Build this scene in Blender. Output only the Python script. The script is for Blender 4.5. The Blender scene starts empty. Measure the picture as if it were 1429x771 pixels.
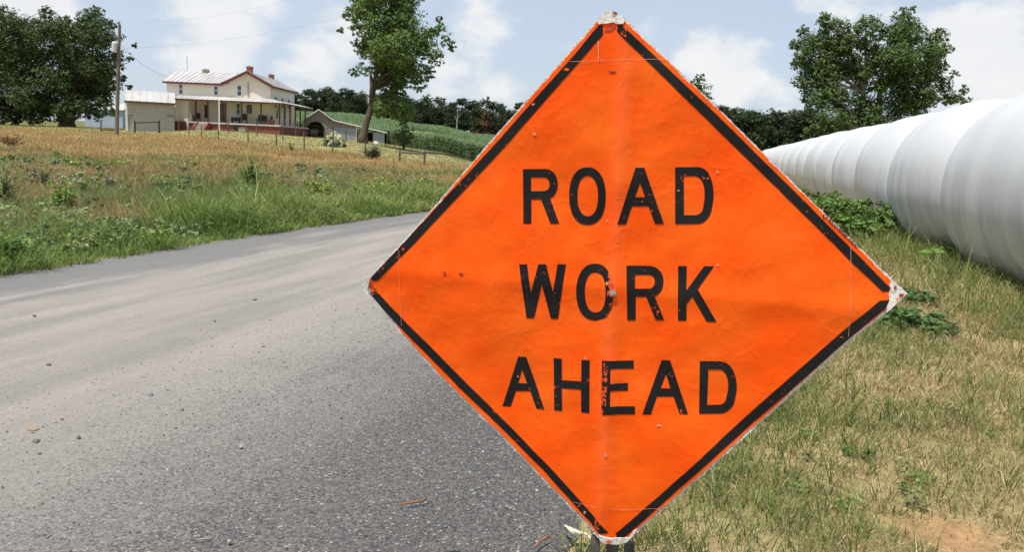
import bpy, bmesh, math, random
import numpy as np
from mathutils import Vector, Matrix
from mathutils.geometry import tessellate_polygon
R = math.radians
rng = np.random.default_rng(7)
random.seed(7)
sc = bpy.context.scene
col = sc.collection

# ------------------------------------------------------------------ camera
F_PX, CAM_H, PITCH, ROLL = 1189.0, 1.61, R(8.6), R(2.5)
R0 = np.array([1, 0, 0.]); FW = np.array([0, math.cos(PITCH), -math.sin(PITCH)]); U0 = np.array([0, math.sin(PITCH), math.cos(PITCH)])
RT = R0*math.cos(ROLL) + U0*math.sin(ROLL); UP = U0*math.cos(ROLL) - R0*math.sin(ROLL)
cam_d = bpy.data.cameras.new('camera'); cam = bpy.data.objects.new('camera', cam_d); col.objects.link(cam)
cam_d.sensor_fit = 'HORIZONTAL'; cam_d.sensor_width = 36; cam_d.lens = 36*F_PX/1429
cam_d.clip_start = 0.05; cam_d.clip_end = 6000
cam.matrix_world = Matrix(((RT[0], UP[0], -FW[0], 0), (RT[1], UP[1], -FW[1], 0), (RT[2], UP[2], -FW[2], CAM_H), (0, 0, 0, 1)))
cam_d.dof.use_dof = True; cam_d.dof.focus_distance = 3.4; cam_d.dof.aperture_fstop = 13
sc.camera = cam

# ------------------------------------------------------------------ light
SUN_EL, SUN_AZ = R(69), R(227)            # azimuth clockwise from +Y: behind the viewer, a little to the left
sun_dir = Vector((math.sin(SUN_AZ)*math.cos(SUN_EL), math.cos(SUN_AZ)*math.cos(SUN_EL), math.sin(SUN_EL)))
sl = bpy.data.lights.new('sun', 'SUN'); sl.energy = 5.0; sl.angle = R(0.53); sl.color = (1.0, 0.955, 0.88)
so = bpy.data.objects.new('sun', sl); col.objects.link(so)
so.rotation_euler = (-sun_dir).to_track_quat('-Z', 'Y').to_euler(); so.location = (0, -20, 60)
sc.view_settings.view_transform = 'Standard'; sc.view_settings.look = 'None'
sc.view_settings.exposure = 0.25; sc.view_settings.gamma = 1.0; sc.view_settings.use_curve_mapping = False

def ray(px, py):
    return FW + RT*((px-714.5)/F_PX) - UP*((py-385.5)/F_PX)
def at(px, py, d):                         # point of the sight line through a photo pixel, d metres ahead
    k = ray(px, py); return Vector(np.array([0, 0, CAM_H]) + k*(d/k[1]))

# ------------------------------------------------------------------ sky
w = bpy.data.worlds.new('World'); sc.world = w; w.use_nodes = True
nt = w.node_tree; N = nt.nodes; L = nt.links; N.clear()
def node(t, **kw):
    n = N.new(t)
    for k, v in kw.items(): setattr(n, k, v)
    return n
def mth(op, a, b=None, c=None, clamp=False):
    n = N.new('ShaderNodeMath'); n.operation = op; n.use_clamp = clamp
    for i, x in enumerate((a, b, c)):
        if x is None: continue
        if isinstance(x, (int, float)): n.inputs[i].default_value = x
        else: L.new(x, n.inputs[i])
    return n.outputs[0]
out = node('ShaderNodeOutputWorld'); bg = node('ShaderNodeBackground'); L.new(bg.outputs[0], out.inputs[0])
sky = node('ShaderNodeTexSky', sky_type='NISHITA', sun_disc=False, sun_elevation=SUN_EL, sun_rotation=SUN_AZ, altitude=200, air_density=1.0, dust_density=1.2, ozone_density=1.6)
tc = node('ShaderNodeTexCoord')
mp = node('ShaderNodeMapping'); mp.inputs['Scale'].default_value = (1, 1, 1.7); L.new(tc.outputs['Generated'], mp.inputs[0])
n1 = node('ShaderNodeTexNoise'); n1.inputs['Scale'].default_value = 5.5; n1.inputs['Detail'].default_value = 9; n1.inputs['Roughness'].default_value = .58
L.new(mp.outputs[0], n1.inputs[0])
n2 = node('ShaderNodeTexNoise'); n2.inputs['Scale'].default_value = 16; n2.inputs['Detail'].default_value = 8; n2.inputs['Roughness'].default_value = .6
L.new(mp.outputs[0], n2.inputs[0])
# billowing cumulus heads: discs of direction, broken up by noise
blobs = [(1030, 100, 70, 1), (985, 75, 40, .9), (1090, 130, 55, .9), (1170, 40, 80, .7), (45, 5, 60, 1), (660, 30, 110, .8), (690, 120, 80, .7), (300, 30, 90, .8),
         (440, 95, 70, .9), (480, 60, 60, .8), (1370, 60, 90, .7), (1400, 120, 90, .7), (620, 90, 80, .7), (1120, 10, 90, .6), (320, 70, 60, .6), (820, 60, 90, .55)]
acc = None
for (bx, by, br, ba) in blobs:
    k = ray(bx, by); k = k/np.linalg.norm(k)
    v = node('ShaderNodeVectorMath', operation='DISTANCE'); L.new(tc.outputs['Generated'], v.inputs[0]); v.inputs[1].default_value = tuple(k)
    m = mth('SUBTRACT', 1.0, mth('DIVIDE', v.outputs['Value'], br/F_PX*1.25), clamp=True)
    m = mth('MULTIPLY', m, ba)
    acc = m if acc is None else mth('MAXIMUM', acc, m)
den = mth('ADD', acc, mth('MULTIPLY', mth('SUBTRACT', n1.outputs[0], .5), 2.2))
den = mth('ADD', den, mth('MULTIPLY', mth('SUBTRACT', n2.outputs[0], .5), 1.1))
mr = node('ShaderNodeMapRange', interpolation_type='SMOOTHSTEP'); L.new(den, mr.inputs[0])
mr.inputs[1].default_value = .18; mr.inputs[2].default_value = .66
veil = mth('ADD', mth('MULTIPLY', n1.outputs[0], .5), .50, clamp=True)       # thin white veil over all the sky
sepd = node('ShaderNodeSeparateXYZ'); L.new(tc.outputs['Generated'], sepd.inputs[0])
upf = node('ShaderNodeMapRange', interpolation_type='SMOOTHSTEP'); L.new(sepd.outputs[2], upf.inputs[0]); upf.inputs[1].default_value = .20; upf.inputs[2].default_value = .75; upf.inputs[3].default_value = 1; upf.inputs[4].default_value = .22
veil = mth('MULTIPLY', veil, upf.outputs[0])
mul = node('ShaderNodeMix', data_type='RGBA', blend_type='MULTIPLY'); mul.inputs[0].default_value = 1
L.new(sky.outputs[0], mul.inputs[6]); mul.inputs[7].default_value = (.115, .115, .115, 1)
mx1 = node('ShaderNodeMix', data_type='RGBA'); L.new(veil, mx1.inputs[0]); L.new(mul.outputs[2], mx1.inputs[6]); mx1.inputs[7].default_value = (.53, .60, .71, 1)
# cloud body: whiter where dense, greyer in its thinner underside
cr = node('ShaderNodeMix', data_type='RGBA'); L.new(n2.outputs[0], cr.inputs[0]); cr.inputs[6].default_value = (.66, .675, .71, 1); cr.inputs[7].default_value = (.87, .855, .83, 1)
mx2 = node('ShaderNodeMix', data_type='RGBA'); L.new(mth('MULTIPLY', mth('MULTIPLY', mr.outputs[0], .85), mth('MAXIMUM', upf.outputs[0], .5)), mx2.inputs[0]); L.new(mx1.outputs[2], mx2.inputs[6]); L.new(cr.outputs[2], mx2.inputs[7])
L.new(mx2.outputs[2], bg.inputs[0]); bg.inputs[1].default_value = 1.0

# ------------------------------------------------------------------ materials
def mat(name, c1, c2=None, scale=5, rough=.8, bump=0, bscale=None, stretch=(1, 1, 1), detail=6, metal=0, lo=.35, hi=.65, spec=.4, coord='Object', dist=.02):
    m = bpy.data.materials.new(name); m.use_nodes = True; t = m.node_tree; b = t.nodes['Principled BSDF']
    b.inputs['Roughness'].default_value = rough; b.inputs['Metallic'].default_value = metal; b.inputs['Specular IOR Level'].default_value = spec
    b.inputs['Base Color'].default_value = (*c1, 1)
    if c2 is not None or bump:
        tc = t.nodes.new('ShaderNodeTexCoord'); mp = t.nodes.new('ShaderNodeMapping'); mp.inputs['Scale'].default_value = stretch
        t.links.new(tc.outputs[coord], mp.inputs[0])
    if c2 is not None:
        n = t.nodes.new('ShaderNodeTexNoise'); n.inputs['Scale'].default_value = scale; n.inputs['Detail'].default_value = detail; n.inputs['Roughness'].default_value = .62
        t.links.new(mp.outputs[0], n.inputs[0])
        r = t.nodes.new('ShaderNodeValToRGB'); r.color_ramp.elements[0].position = lo; r.color_ramp.elements[1].position = hi
        r.color_ramp.elements[0].color = (*c1, 1); r.color_ramp.elements[1].color = (*c2, 1)
        t.links.new(n.outputs[0], r.inputs[0]); t.links.new(r.outputs[0], b.inputs['Base Color'])
    if bump:
        n = t.nodes.new('ShaderNodeTexNoise'); n.inputs['Scale'].default_value = bscale or scale*3; n.inputs['Detail'].default_value = 5
        t.links.new(mp.outputs[0], n.inputs[0])
        bp = t.nodes.new('ShaderNodeBump'); bp.inputs['Strength'].default_value = bump; bp.inputs['Distance'].default_value = dist
        t.links.new(n.outputs[0], bp.inputs['Height']); t.links.new(bp.outputs[0], b.inputs['Normal'])
    return m
def tint_mat(name, rough=.7, trans=.35, spec=.25, noise=0, nscale=1):     # own colour of each blade or leaf comes from its attribute
    m = bpy.data.materials.new(name); m.use_nodes = True; t = m.node_tree; b = t.nodes['Principled BSDF']; o = t.nodes['Material Output']
    a = t.nodes.new('ShaderNodeAttribute'); a.attribute_name = 'tint'
    t.links.new(a.outputs['Color'], b.inputs['Base Color']); b.inputs['Roughness'].default_value = rough; b.inputs['Specular IOR Level'].default_value = spec
    if trans:
        tr = t.nodes.new('ShaderNodeBsdfTranslucent'); t.links.new(a.outputs['Color'], tr.inputs[0])
        mx = t.nodes.new('ShaderNodeMixShader'); mx.inputs[0].default_value = trans
        t.links.new(b.outputs[0], mx.inputs[1]); t.links.new(tr.outputs[0], mx.inputs[2]); t.links.new(mx.outputs[0], o.inputs[0])
    return m
LEAF = tint_mat('leaf', .55, .28, .22)
BLADE = tint_mat('grass_blade', .65, .32, .12)
STONE = tint_mat('loose_stone', .8, 0, .3)
BARK = mat('bark', (.065, .048, .033), (.14, .105, .075), 6, .9, .6, 12, (1, 1, .3))
BARK_PALE = mat('pale_bark', (.18, .14, .10), (.48, .43, .36), 2, .85, .3, 8)

# ------------------------------------------------------------------ mesh helpers
def link(name, me, m=None, parent=None, smooth=False):
    o = bpy.data.objects.new(name, me); col.objects.link(o)
    if m: me.materials.append(m)
    if smooth: me.polygons.foreach_set('use_smooth', [True]*len(me.polygons))
    if parent: o.parent = parent
    return o
def tag(o, label=None, cat=None, group=None, kind=None):
    if label: o['label'] = label
    if cat: o['category'] = cat
    if group: o['group'] = group
    if kind: o['kind'] = kind
    return o
def empty(name, loc, label, cat, group=None):
    o = bpy.data.objects.new(name, None); col.objects.link(o); o.location = loc; o.empty_display_size = .2
    return tag(o, label, cat, group)
def big_mesh(name, V, Fc, tint=None):
    V = np.asarray(V, dtype=np.float32); Fc = np.asarray(Fc, dtype=np.int32); k = Fc.shape[1]
    me = bpy.data.meshes.new(name)
    me.vertices.add(len(V)); me.vertices.foreach_set('co', V.ravel())
    me.loops.add(Fc.size); me.loops.foreach_set('vertex_index', Fc.ravel())
    me.polygons.add(len(Fc)); me.polygons.foreach_set('loop_start', np.arange(0, Fc.size, k, dtype=np.int32))
    if tint is not None:
        a = me.attributes.new('tint', 'FLOAT_COLOR', 'POINT')
        c = np.ones((len(V), 4), dtype=np.float32); c[:, :3] = tint; a.data.foreach_set('color', c.ravel())
    me.update(calc_edges=True)
    return me
class MB:
    def __init__(s, o=(0, 0, 0)): s.v = []; s.f = []; s.o = Vector(o)
    def add(s, vs, fs):
        n = len(s.v); s.v += [tuple(Vector(p) - s.o) for p in vs]; s.f += [tuple(i+n for i in f) for f in fs]; return s
    def hexa(s, p):                        # 8 points: bottom 4 ccw, top 4 ccw
        return s.add(p, [(3, 2, 1, 0), (4, 5, 6, 7), (0, 1, 5, 4), (1, 2, 6, 5), (2, 3, 7, 6), (3, 0, 4, 7)])
    def box(s, x0, x1, y0, y1, z0, z1):
        return s.hexa([(x0, y0, z0), (x1, y0, z0), (x1, y1, z0), (x0, y1, z0), (x0, y0, z1), (x1, y0, z1), (x1, y1, z1), (x0, y1, z1)])
    def prism(s, pts, axis, a, b):         # polygon extruded along axis from a to b; pts in the other two coordinates
        def P(p, t):
            return (t, p[0], p[1]) if axis == 'x' else ((p[0], t, p[1]) if axis == 'y' else (p[0], p[1], t))
        n = len(pts); vs = [P(p, a) for p in pts] + [P(p, b) for p in pts]
        return s.add(vs, [tuple(range(n))[::-1], tuple(range(n, 2*n))] + [(i, (i+1) % n, n+(i+1) % n, n+i) for i in range(n)])
    def slab(s, q, t):                     # quad of 4 points with thickness t along its normal
        q = [Vector(p) for p in q]; n = (q[1]-q[0]).cross(q[3]-q[0]).normalized()*t
        return s.hexa([p-n for p in q] + q)
    def tube(s, pts, rad, n=8, cap=True):
        pts = [Vector(p) for p in pts]; rad = [rad]*len(pts) if isinstance(rad, (int, float)) else rad; rings = []; ref = None
        for i, p in enumerate(pts):
            d = (pts[min(i+1, len(pts)-1)] - pts[max(i-1, 0)]).normalized()
            if ref is None: ref = Vector((1, 0, 0)) if abs(d.x) < .8 else Vector((0, 1, 0))
            x = (ref - d*ref.dot(d)).normalized(); y = d.cross(x); ref = x
            rings.append([p + (x*math.cos(2*math.pi*k/n) + y*math.sin(2*math.pi*k/n))*rad[i] for k in range(n)])
        vs = [q for r_ in rings for q in r_]
        fs = [(i*n+k, i*n+(k+1) % n, (i+1)*n+(k+1) % n, (i+1)*n+k) for i in range(len(pts)-1) for k in range(n)]
        if cap: fs += [tuple(range(n))[::-1], tuple(range((len(pts)-1)*n, len(pts)*n))]
        return s.add(vs, fs)
    def build(s, name, m, parent=None, smooth=False):
        me = bpy.data.meshes.new(name); me.from_pydata(s.v, [], s.f); me.update()
        return link(name, me, m, parent, smooth)

# ------------------------------------------------------------------ terrain
TD = np.array([0, 12, 24, 40, 60, 80, 97, 120, 160, 220, 300, 500, 1500, 4000.])
TT = np.array([-.7, -.46, -.34, -.2, -.095, -.045, .05, .3, .62])
TZ = np.array([[0, 0, .05, .25, .65, 1.1, 1.45, 1.6, 1.9, 2.4, 3, 5, 12, 14],
               [0, 0, .05, .25, .65, 1.15, 1.65, 1.8, 2.0, 2.6, 3.4, 6, 13, 15],
               [0, 0, .03, .25, .75, 1.35, 2.05, 2.3, 2.9, 5.3, 9.2, 12, 18, 20],
               [0, 0, 0, .18, .6, 1.15, 1.62, 1.65, 3.0, 6.1, 9.2, 12, 18, 20],
               [0, 0, 0, .1, .3, .5, .6, .9, 2.0, 4.0, 6.3, 9, 16, 18],
               [0, 0, 0, .05, 0, -.1, -.2, .1, 1.1, 2.4, 4.0, 6, 14, 16],
               [0, 0, 0, 0, -.1, -.3, -.4, -.2, .4, 1.6, 3.0, 5, 12, 14],
               [0, .02, 0, -.05, -.15, -.25, -.3, -.3, -.2, 0, .3, 1.5, 8, 10],
               [0, .02, .02, 0, -.1, -.2, -.3, -.3, -.2, 0, .3, 1.5, 8, 10]])
def terrain(x, y):
    x = np.asarray(x, float); y = np.asarray(y, float)
    r = np.hypot(x, y); th = np.arctan2(x, np.where(r > 0, y, 1)); tc_ = np.clip(th, -.61, .555)
    t = np.tan(tc_); d = r*np.cos(tc_)
    it = np.clip(np.searchsorted(TT, t)-1, 0, len(TT)-2); fd = np.clip(np.searchsorted(TD, d)-1, 0, len(TD)-2)
    a = np.clip((t-TT[it])/(TT[it+1]-TT[it]), 0, 1); b = np.clip((d-TD[fd])/(TD[fd+1]-TD[fd]), 0, 1)
    a = a*a*(3-2*a)
    z = (TZ[it, fd]*(1-a)+TZ[it+1, fd]*a)*(1-b) + (TZ[it, fd+1]*(1-a)+TZ[it+1, fd+1]*a)*b
    behind = np.clip((np.abs(th)-1.2)/.6, 0, 1)
    return z*(1-behind)
def tz(x, y): return float(terrain(x, y))
def on(px, py, d):                         # stands on the terrain below that sight line
    p = at(px, py, d); p.z = tz(p.x, p.y); return p

# road: lateral position measured from its left edge
RY = np.array([-30, -10, 0, 9, 14.8, 20.4, 27, 34, 44, 60, 90, 140.])
RXL = np.array([-16.5, -11, -8.25, -5.5, -3.96, -2.2, -.35, .75, 1.2, 1.0, -.6, -4])
RXR = np.array([-9.5, -3.7, -.65, 2.1, 3.95, 5.7, 7.0, 7.7, 8.0, 7.7, 6.0, 2.5])
def xl(y): return np.interp(y, RY, RXL)
def xr(y): return np.interp(y, RY, RXR)
def smooth_noise(x, y, s, seed=0):
    r_ = np.random.default_rng(seed); v = np.zeros(np.shape(x))
    for i in range(7):
        a = r_.uniform(0, 6.28); k = s*r_.uniform(.6, 1.9); v = v + np.sin((np.cos(a)*x+np.sin(a)*y)*k + r_.uniform(0, 6.28))
    return v/3.2                           # about -1..1
def lerp(a, b, t): t = np.clip(t, 0, 1)[..., None]; return a*(1-t)+b*t
C_ = lambda *c: np.array(c)
def fence_d(t): return np.interp(t, [-.7, -.46, -.38, -.34, -.24, -.18, -.13, -.095, 0], [88, 84, 80, 74, 61, 57, 54, 51, 45])
def corn_near(t): return np.interp(t, [-.4, -.25, -.2, -.153, -.095, -.045, .1, .35], [170, 150, 135, 116, 104, 96, 88, 80])
SOIL = [(1.98, 3.50, .20), (1.80, 3.62, .09), (3.1, 5.2, .08)]
def soil(x, y): return np.max([np.clip(1.5-np.hypot(x-a, (y-b)*.9)/r, 0, 1) for a, b, r in SOIL], 0)
def ground_tint(x, y):
    t = x/np.maximum(y, 1); n = smooth_noise(x, y, .5, 1); n2 = smooth_noise(x, y, 2.3, 2)
    green = lerp(C_(.12, .14, .05), C_(.22, .19, .085), .5+.5*n2)
    gold = lerp(C_(.38, .265, .11), C_(.29, .18, .068), .5+.5*n)
    lawn = lerp(C_(.22, .225, .09), C_(.32, .27, .12), .5+.6*n)
    c = lerp(green, gold, (y+5*n+3*n2-29)/12)
    c = lerp(c, lawn, (y-fence_d(t)-1)/3)
    cornc = np.broadcast_to(C_(.10, .15, .05), c.shape)
    c = lerp(c, cornc, (y-corn_near(t))/3)
    far = np.broadcast_to(C_(.13, .13, .05), c.shape)
    c = lerp(c, far, np.where(t < -.3, (y-120)/30, (y-330)/60))
    straw = lerp(C_(.36, .27, .145), C_(.22, .19, .085), .5+.5*n2)
    c = lerp(c, straw, np.where(x > xr(y)-.5, 1, 0)*np.clip((60-y)/10, 0, 1))
    return lerp(c, np.broadcast_to(C_(.36, .20, .10), c.shape), soil(x, y)*.85)
TERR = tint_mat('ground_soil', .95, 0, .1)
tn = TERR.node_tree; tb = tn.nodes['Principled BSDF']; ta = [n for n in tn.nodes if n.type == 'ATTRIBUTE'][0]
tcn = tn.nodes.new('ShaderNodeTexCoord')
tno = tn.nodes.new('ShaderNodeTexNoise'); tno.inputs['Scale'].default_value = 9; tno.inputs['Detail'].default_value = 9; tno.inputs['Roughness'].default_value = .75; tn.links.new(tcn.outputs['Object'], tno.inputs[0])
tmr = tn.nodes.new('ShaderNodeMapRange'); tmr.inputs[1].default_value = .3; tmr.inputs[2].default_value = .7; tmr.inputs[3].default_value = .55; tmr.inputs[4].default_value = 1.45; tn.links.new(tno.outputs[0], tmr.inputs[0])
tmx = tn.nodes.new('ShaderNodeMix'); tmx.data_type = 'RGBA'; tmx.blend_type = 'MULTIPLY'; tmx.inputs[0].default_value = 1
tn.links.new(ta.outputs['Color'], tmx.inputs[6]); tn.links.new(tmr.outputs[0], tmx.inputs[7]); tn.links.new(tmx.outputs[2], tb.inputs['Base Color'])
tbp = tn.nodes.new('ShaderNodeBump'); tbp.inputs['Strength'].default_value = .6; tbp.inputs['Distance'].default_value = .03; tn.links.new(tno.outputs[0], tbp.inputs['Height']); tn.links.new(tbp.outputs[0], tb.inputs['Normal'])
ang = np.concatenate([np.linspace(-math.pi, -.75, 40), np.linspace(-.72, .65, 190), np.linspace(.68, math.pi, 40)])
rad = np.concatenate([np.linspace(.3, 12, 50), np.geomspace(12.4, 330, 190), np.geomspace(345, 4000, 30)])
A_, R_ = np.meshgrid(ang, rad); X = R_*np.sin(A_); Y = R_*np.cos(A_); Z = terrain(X, Y)
V = np.stack([X, Y, Z], -1).reshape(-1, 3); na, nr = len(ang), len(rad)
i, j = np.meshgrid(np.arange(nr-1), np.arange(na-1), indexing='ij'); q = (i*na+j).ravel()
Fq = np.stack([q, q+na, q+na+1, q+1], 1)[:, ::-1]
V = np.vstack([V, [[0, 0, 0]]]); hub = len(V)-1
ground = link('ground', big_mesh('ground', V, Fq, ground_tint(V[:, 0], V[:, 1])), TERR, smooth=True); tag(ground, kind='structure')

def road_material():
    m = bpy.data.materials.new('chip_sealed_road'); m.use_nodes = True; t = m.node_tree; b = t.nodes['Principled BSDF']; nn = t.nodes.new; ln = t.links.new
    def mt(op, a, b_=None, clamp=False):
        n = nn('ShaderNodeMath'); n.operation = op; n.use_clamp = clamp
        for i, x in enumerate((a, b_)):
            if x is None: continue
            if isinstance(x, (int, float)): n.inputs[i].default_value = x
            else: ln(x, n.inputs[i])
        return n.outputs[0]
    def ns(scale, det, vec, rgh=.6):
        n = nn('ShaderNodeTexNoise'); n.inputs['Scale'].default_value = scale; n.inputs['Detail'].default_value = det; n.inputs['Roughness'].default_value = rgh; ln(vec, n.inputs[0]); return n.outputs[0]
    def sm(x, lo, hi):
        n = nn('ShaderNodeMapRange'); n.interpolation_type = 'SMOOTHSTEP'; ln(x, n.inputs[0]); n.inputs[1].default_value = lo; n.inputs[2].default_value = hi; return n.outputs[0]
    def mix(f, a, b_):
        n = nn('ShaderNodeMix'); n.data_type = 'RGBA'
        if isinstance(f, (int, float)): n.inputs[0].default_value = f
        else: ln(f, n.inputs[0])
        for k, x in ((6, a), (7, b_)):
            if isinstance(x, tuple): n.inputs[k].default_value = (*x, 1)
            else: ln(x, n.inputs[k])
        return n.outputs[2]
    uv = nn('ShaderNodeAttribute'); uv.attribute_name = 'lane'; sep = nn('ShaderNodeSeparateXYZ'); ln(uv.outputs['Vector'], sep.inputs[0])
    lat = sep.outputs[0]
    mp = nn('ShaderNodeMapping'); mp.inputs['Scale'].default_value = (1.6, .16, 1); ln(uv.outputs['Vector'], mp.inputs[0])
    streak = ns(1.3, 6, mp.outputs[0])
    patch = ns(.9, 5, uv.outputs['Vector'])
    fine = ns(60, 4, uv.outputs['Vector'], .7)
    latn = mt('ADD', lat, mt('MULTIPLY', mt('SUBTRACT', streak, .5), 2.4)); latn = mt('ADD', latn, mt('MULTIPLY', mt('SUBTRACT', patch, .5), 1.0))
    c = mix(sm(streak, .34, .66), (.20, .184, .163), (.275, .254, .224))
    c = mix(mt('MULTIPLY', sm(ns(.7, 4, uv.outputs['Vector']), .5, .75), .45), c, (.285, .262, .23))
    c = mix(mt('SUBTRACT', 1.0, sm(latn, .75, 1.5)), c, (.155, .15, .143))
    grav = sm(latn, 3.9, 6.6)
    c = mix(mt('MULTIPLY', grav, .93), c, (.082, .077, .074))
    # stones of the chip seal
    v1 = nn('ShaderNodeTexVoronoi'); v1.inputs['Scale'].default_value = 105; v1.inputs['Randomness'].default_value = 1; ln(uv.outputs['Vector'], v1.inputs[0])
    v2 = nn('ShaderNodeTexVoronoi'); v2.inputs['Scale'].default_value = 150; ln(uv.outputs['Vector'], v2.inputs[0])
    sp = nn('ShaderNodeSeparateColor'); ln(v1.outputs['Color'], sp.inputs[0])
    amt = mt('ADD', mt('MULTIPLY', grav, .85), .22)
    val = mt('ADD', mt('MULTIPLY', mt('SUBTRACT', sp.outputs[0], .5), mt('MULTIPLY', amt, 1.05)), 1.0)
    val = mt('ADD', val, mt('MULTIPLY', mt('SUBTRACT', fine, .5), .5))
    hs = nn('ShaderNodeMix'); hs.data_type = 'RGBA'; hs.blend_type = 'MULTIPLY'; hs.inputs[0].default_value = 1; ln(c, hs.inputs[6]); ln(val, hs.inputs[7]); c = hs.outputs[2]
    c = mix(mt('MULTIPLY', mt('GREATER_THAN', sp.outputs[1], .975), mt('MULTIPLY', amt, .75)), c, (.38, .37, .35))
    c = mix(mt('MULTIPLY', mt('GREATER_THAN', sp.outputs[2], .93), mt('MULTIPLY', amt, .45)), c, (.20, .155, .11))
    c = mix(mt('MULTIPLY', mt('GREATER_THAN', sp.outputs[2], .08), -1.0) if False else mt('MULTIPLY', mt('LESS_THAN', sp.outputs[2], .08), amt), c, (.05, .055, .065))
    ln(c, b.inputs['Base Color']); b.inputs['Roughness'].default_value = .85; b.inputs['Specular IOR Level'].default_value = .3
    hgt = mt('SUBTRACT', 1.0, mt('MULTIPLY', v1.outputs['Distance'], 1.0)); hgt = mt('ADD', hgt, mt('MULTIPLY', v2.outputs['Distance'], -.4)); hgt = mt('ADD', hgt, mt('MULTIPLY', fine, .5))
    bp = nn('ShaderNodeBump'); bp.inputs['Distance'].default_value = .006; ln(mt('ADD', mt('MULTIPLY', grav, .6), .25), bp.inputs['Strength']); ln(hgt, bp.inputs['Height']); ln(bp.outputs[0], b.inputs['Normal'])
    return m
ys = np.concatenate([np.linspace(-30, 40, 240), np.linspace(41, 140, 90)]); nl = 24
V = []; LN = []
for y in ys:
    for k in range(nl):
        f = k/(nl-1); a, b = float(xl(y)), float(xr(y))
        if k == nl-1: b += .12*math.sin(y*3.1)+.07*math.sin(y*7.7)
        x = a*(1-f)+b*f; V.append((x, y, tz(x, y)+.006+.03*math.sin(math.pi*f))); LN.append((f*(b-a)*.955, y*1.05, 0))
i, j = np.meshgrid(np.arange(len(ys)-1), np.arange(nl-1), indexing='ij'); q = (i*nl+j).ravel()
me = big_mesh('road', V, np.stack([q, q+1, q+nl+1, q+nl], 1))
a = me.attributes.new('lane', 'FLOAT_VECTOR', 'POINT'); a.data.foreach_set('vector', np.array(LN, dtype=np.float32).ravel())
tag(link('road', me, road_material(), smooth=True), kind='structure')

# loose chippings lying on the road shoulder
def stones(n, ymax, rs, seed):
    r_ = np.random.default_rng(seed); y = r_.uniform(2.0, ymax, n) if ymax < 9 else 2+(ymax-2)*r_.random(n)**1.7
    f = 1-np.abs(r_.normal(0, .25, n)); ok_ = (f > .5); n = int(ok_.sum()); f = f[ok_]; y = y[ok_]; x = xl(y)*(1-f)+xr(y)*f + r_.normal(0, .12, n)
    z = terrain(x, y)+.006+.03*np.sin(np.pi*np.clip(f, 0, 1)); s = rs*np.exp(r_.normal(0, .45, n))
    base = np.array([[1, 0, 0], [-.5, .86, 0], [-.5, -.86, 0], [.5, .5, .8], [-.6, 0, .9], [.4, -.6, .7]])
    V = base[None]*s[:, None, None]*r_.uniform(.6, 1.3, (n, 6, 3)); a = r_.uniform(0, 6.28, n); ca, sa = np.cos(a)[:, None], np.sin(a)[:, None]
    V = np.stack([V[..., 0]*ca-V[..., 1]*sa, V[..., 0]*sa+V[..., 1]*ca, V[..., 2]*.75], -1) + np.stack([x, y, z], -1)[:, None]
    Fb = np.array([[0, 3, 5], [0, 1, 3], [1, 4, 3], [1, 2, 4], [2, 5, 4], [2, 0, 5], [3, 4, 5]])
    Fc = (Fb[None]+np.arange(n)[:, None, None]*6).reshape(-1, 3)
    g = r_.choice([.08, .10, .13, .17, .22, .40], n, p=[.12, .26, .28, .21, .11, .02])[:, None]*np.array([1, .985, .97])*r_.uniform(.9, 1.1, (n, 3))
    return V.reshape(-1, 3), Fc, np.repeat(g, 6, 0)
a1 = stones(15000, 9, .0042, 3); a2 = stones(220, 12, .0065, 4)
V = np.vstack([a1[0], a2[0]]); Fc = np.vstack([a1[1], a2[1]+len(a1[0])]); T = np.vstack([a1[2], a2[2]])
tag(link('loose_gravel', big_mesh('loose_gravel', V, Fc, T), STONE), kind='stuff')

# ------------------------------------------------------------------ grass
def blades(P, h, wd, c, bend, r_, lean=None):
    n = len(P); a = r_.uniform(0, 6.28, n); dx, dy = np.cos(a), np.sin(a); b2 = r_.uniform(0, 6.28, n); b2 = b2 if lean is None else np.where(np.isnan(lean), b2, lean); bx, by = np.cos(b2)*bend*h, np.sin(b2)*bend*h
    z0 = np.zeros(n); side = np.stack([dx, dy, z0], -1)*(wd/2)[:, None]
    mid = P + np.stack([bx*.3, by*.3, h*.55], -1); tip = P + np.stack([bx, by, h*np.sqrt(np.clip(1-.5*bend**2, .15, 1))], -1)
    V = np.stack([P-side, P+side, mid+side*.75, mid-side*.75, tip], 1).reshape(-1, 3); k = np.arange(n)*5
    Fc = np.concatenate([np.stack([k, k+1, k+2], 1), np.stack([k, k+2, k+3], 1), np.stack([k+3, k+2, k+4], 1)])
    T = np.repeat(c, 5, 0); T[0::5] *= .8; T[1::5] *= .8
    return V, Fc, T
def grass(name, parts):
    Vs, Fs, Ts, o = [], [], [], 0
    for v, f, t in parts: Vs.append(v); Fs.append(f+o); Ts.append(t); o += len(v)
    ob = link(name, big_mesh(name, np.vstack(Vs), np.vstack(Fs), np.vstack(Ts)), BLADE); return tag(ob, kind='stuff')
def pal(r_, n, cols, p):
    c = np.array(cols)[r_.choice(len(cols), n, p=p)]; return c*r_.uniform(.75, 1.25, (n, 1))*r_.uniform(.93, 1.07, (n, 3))
STRAW = [(.34, .26, .13), (.44, .36, .20), (.25, .17, .08), (.13, .15, .05), (.09, .13, .035), (.17, .19, .06)]
def bag_x(y): return 7.85+.235*(y-12.97)
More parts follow.
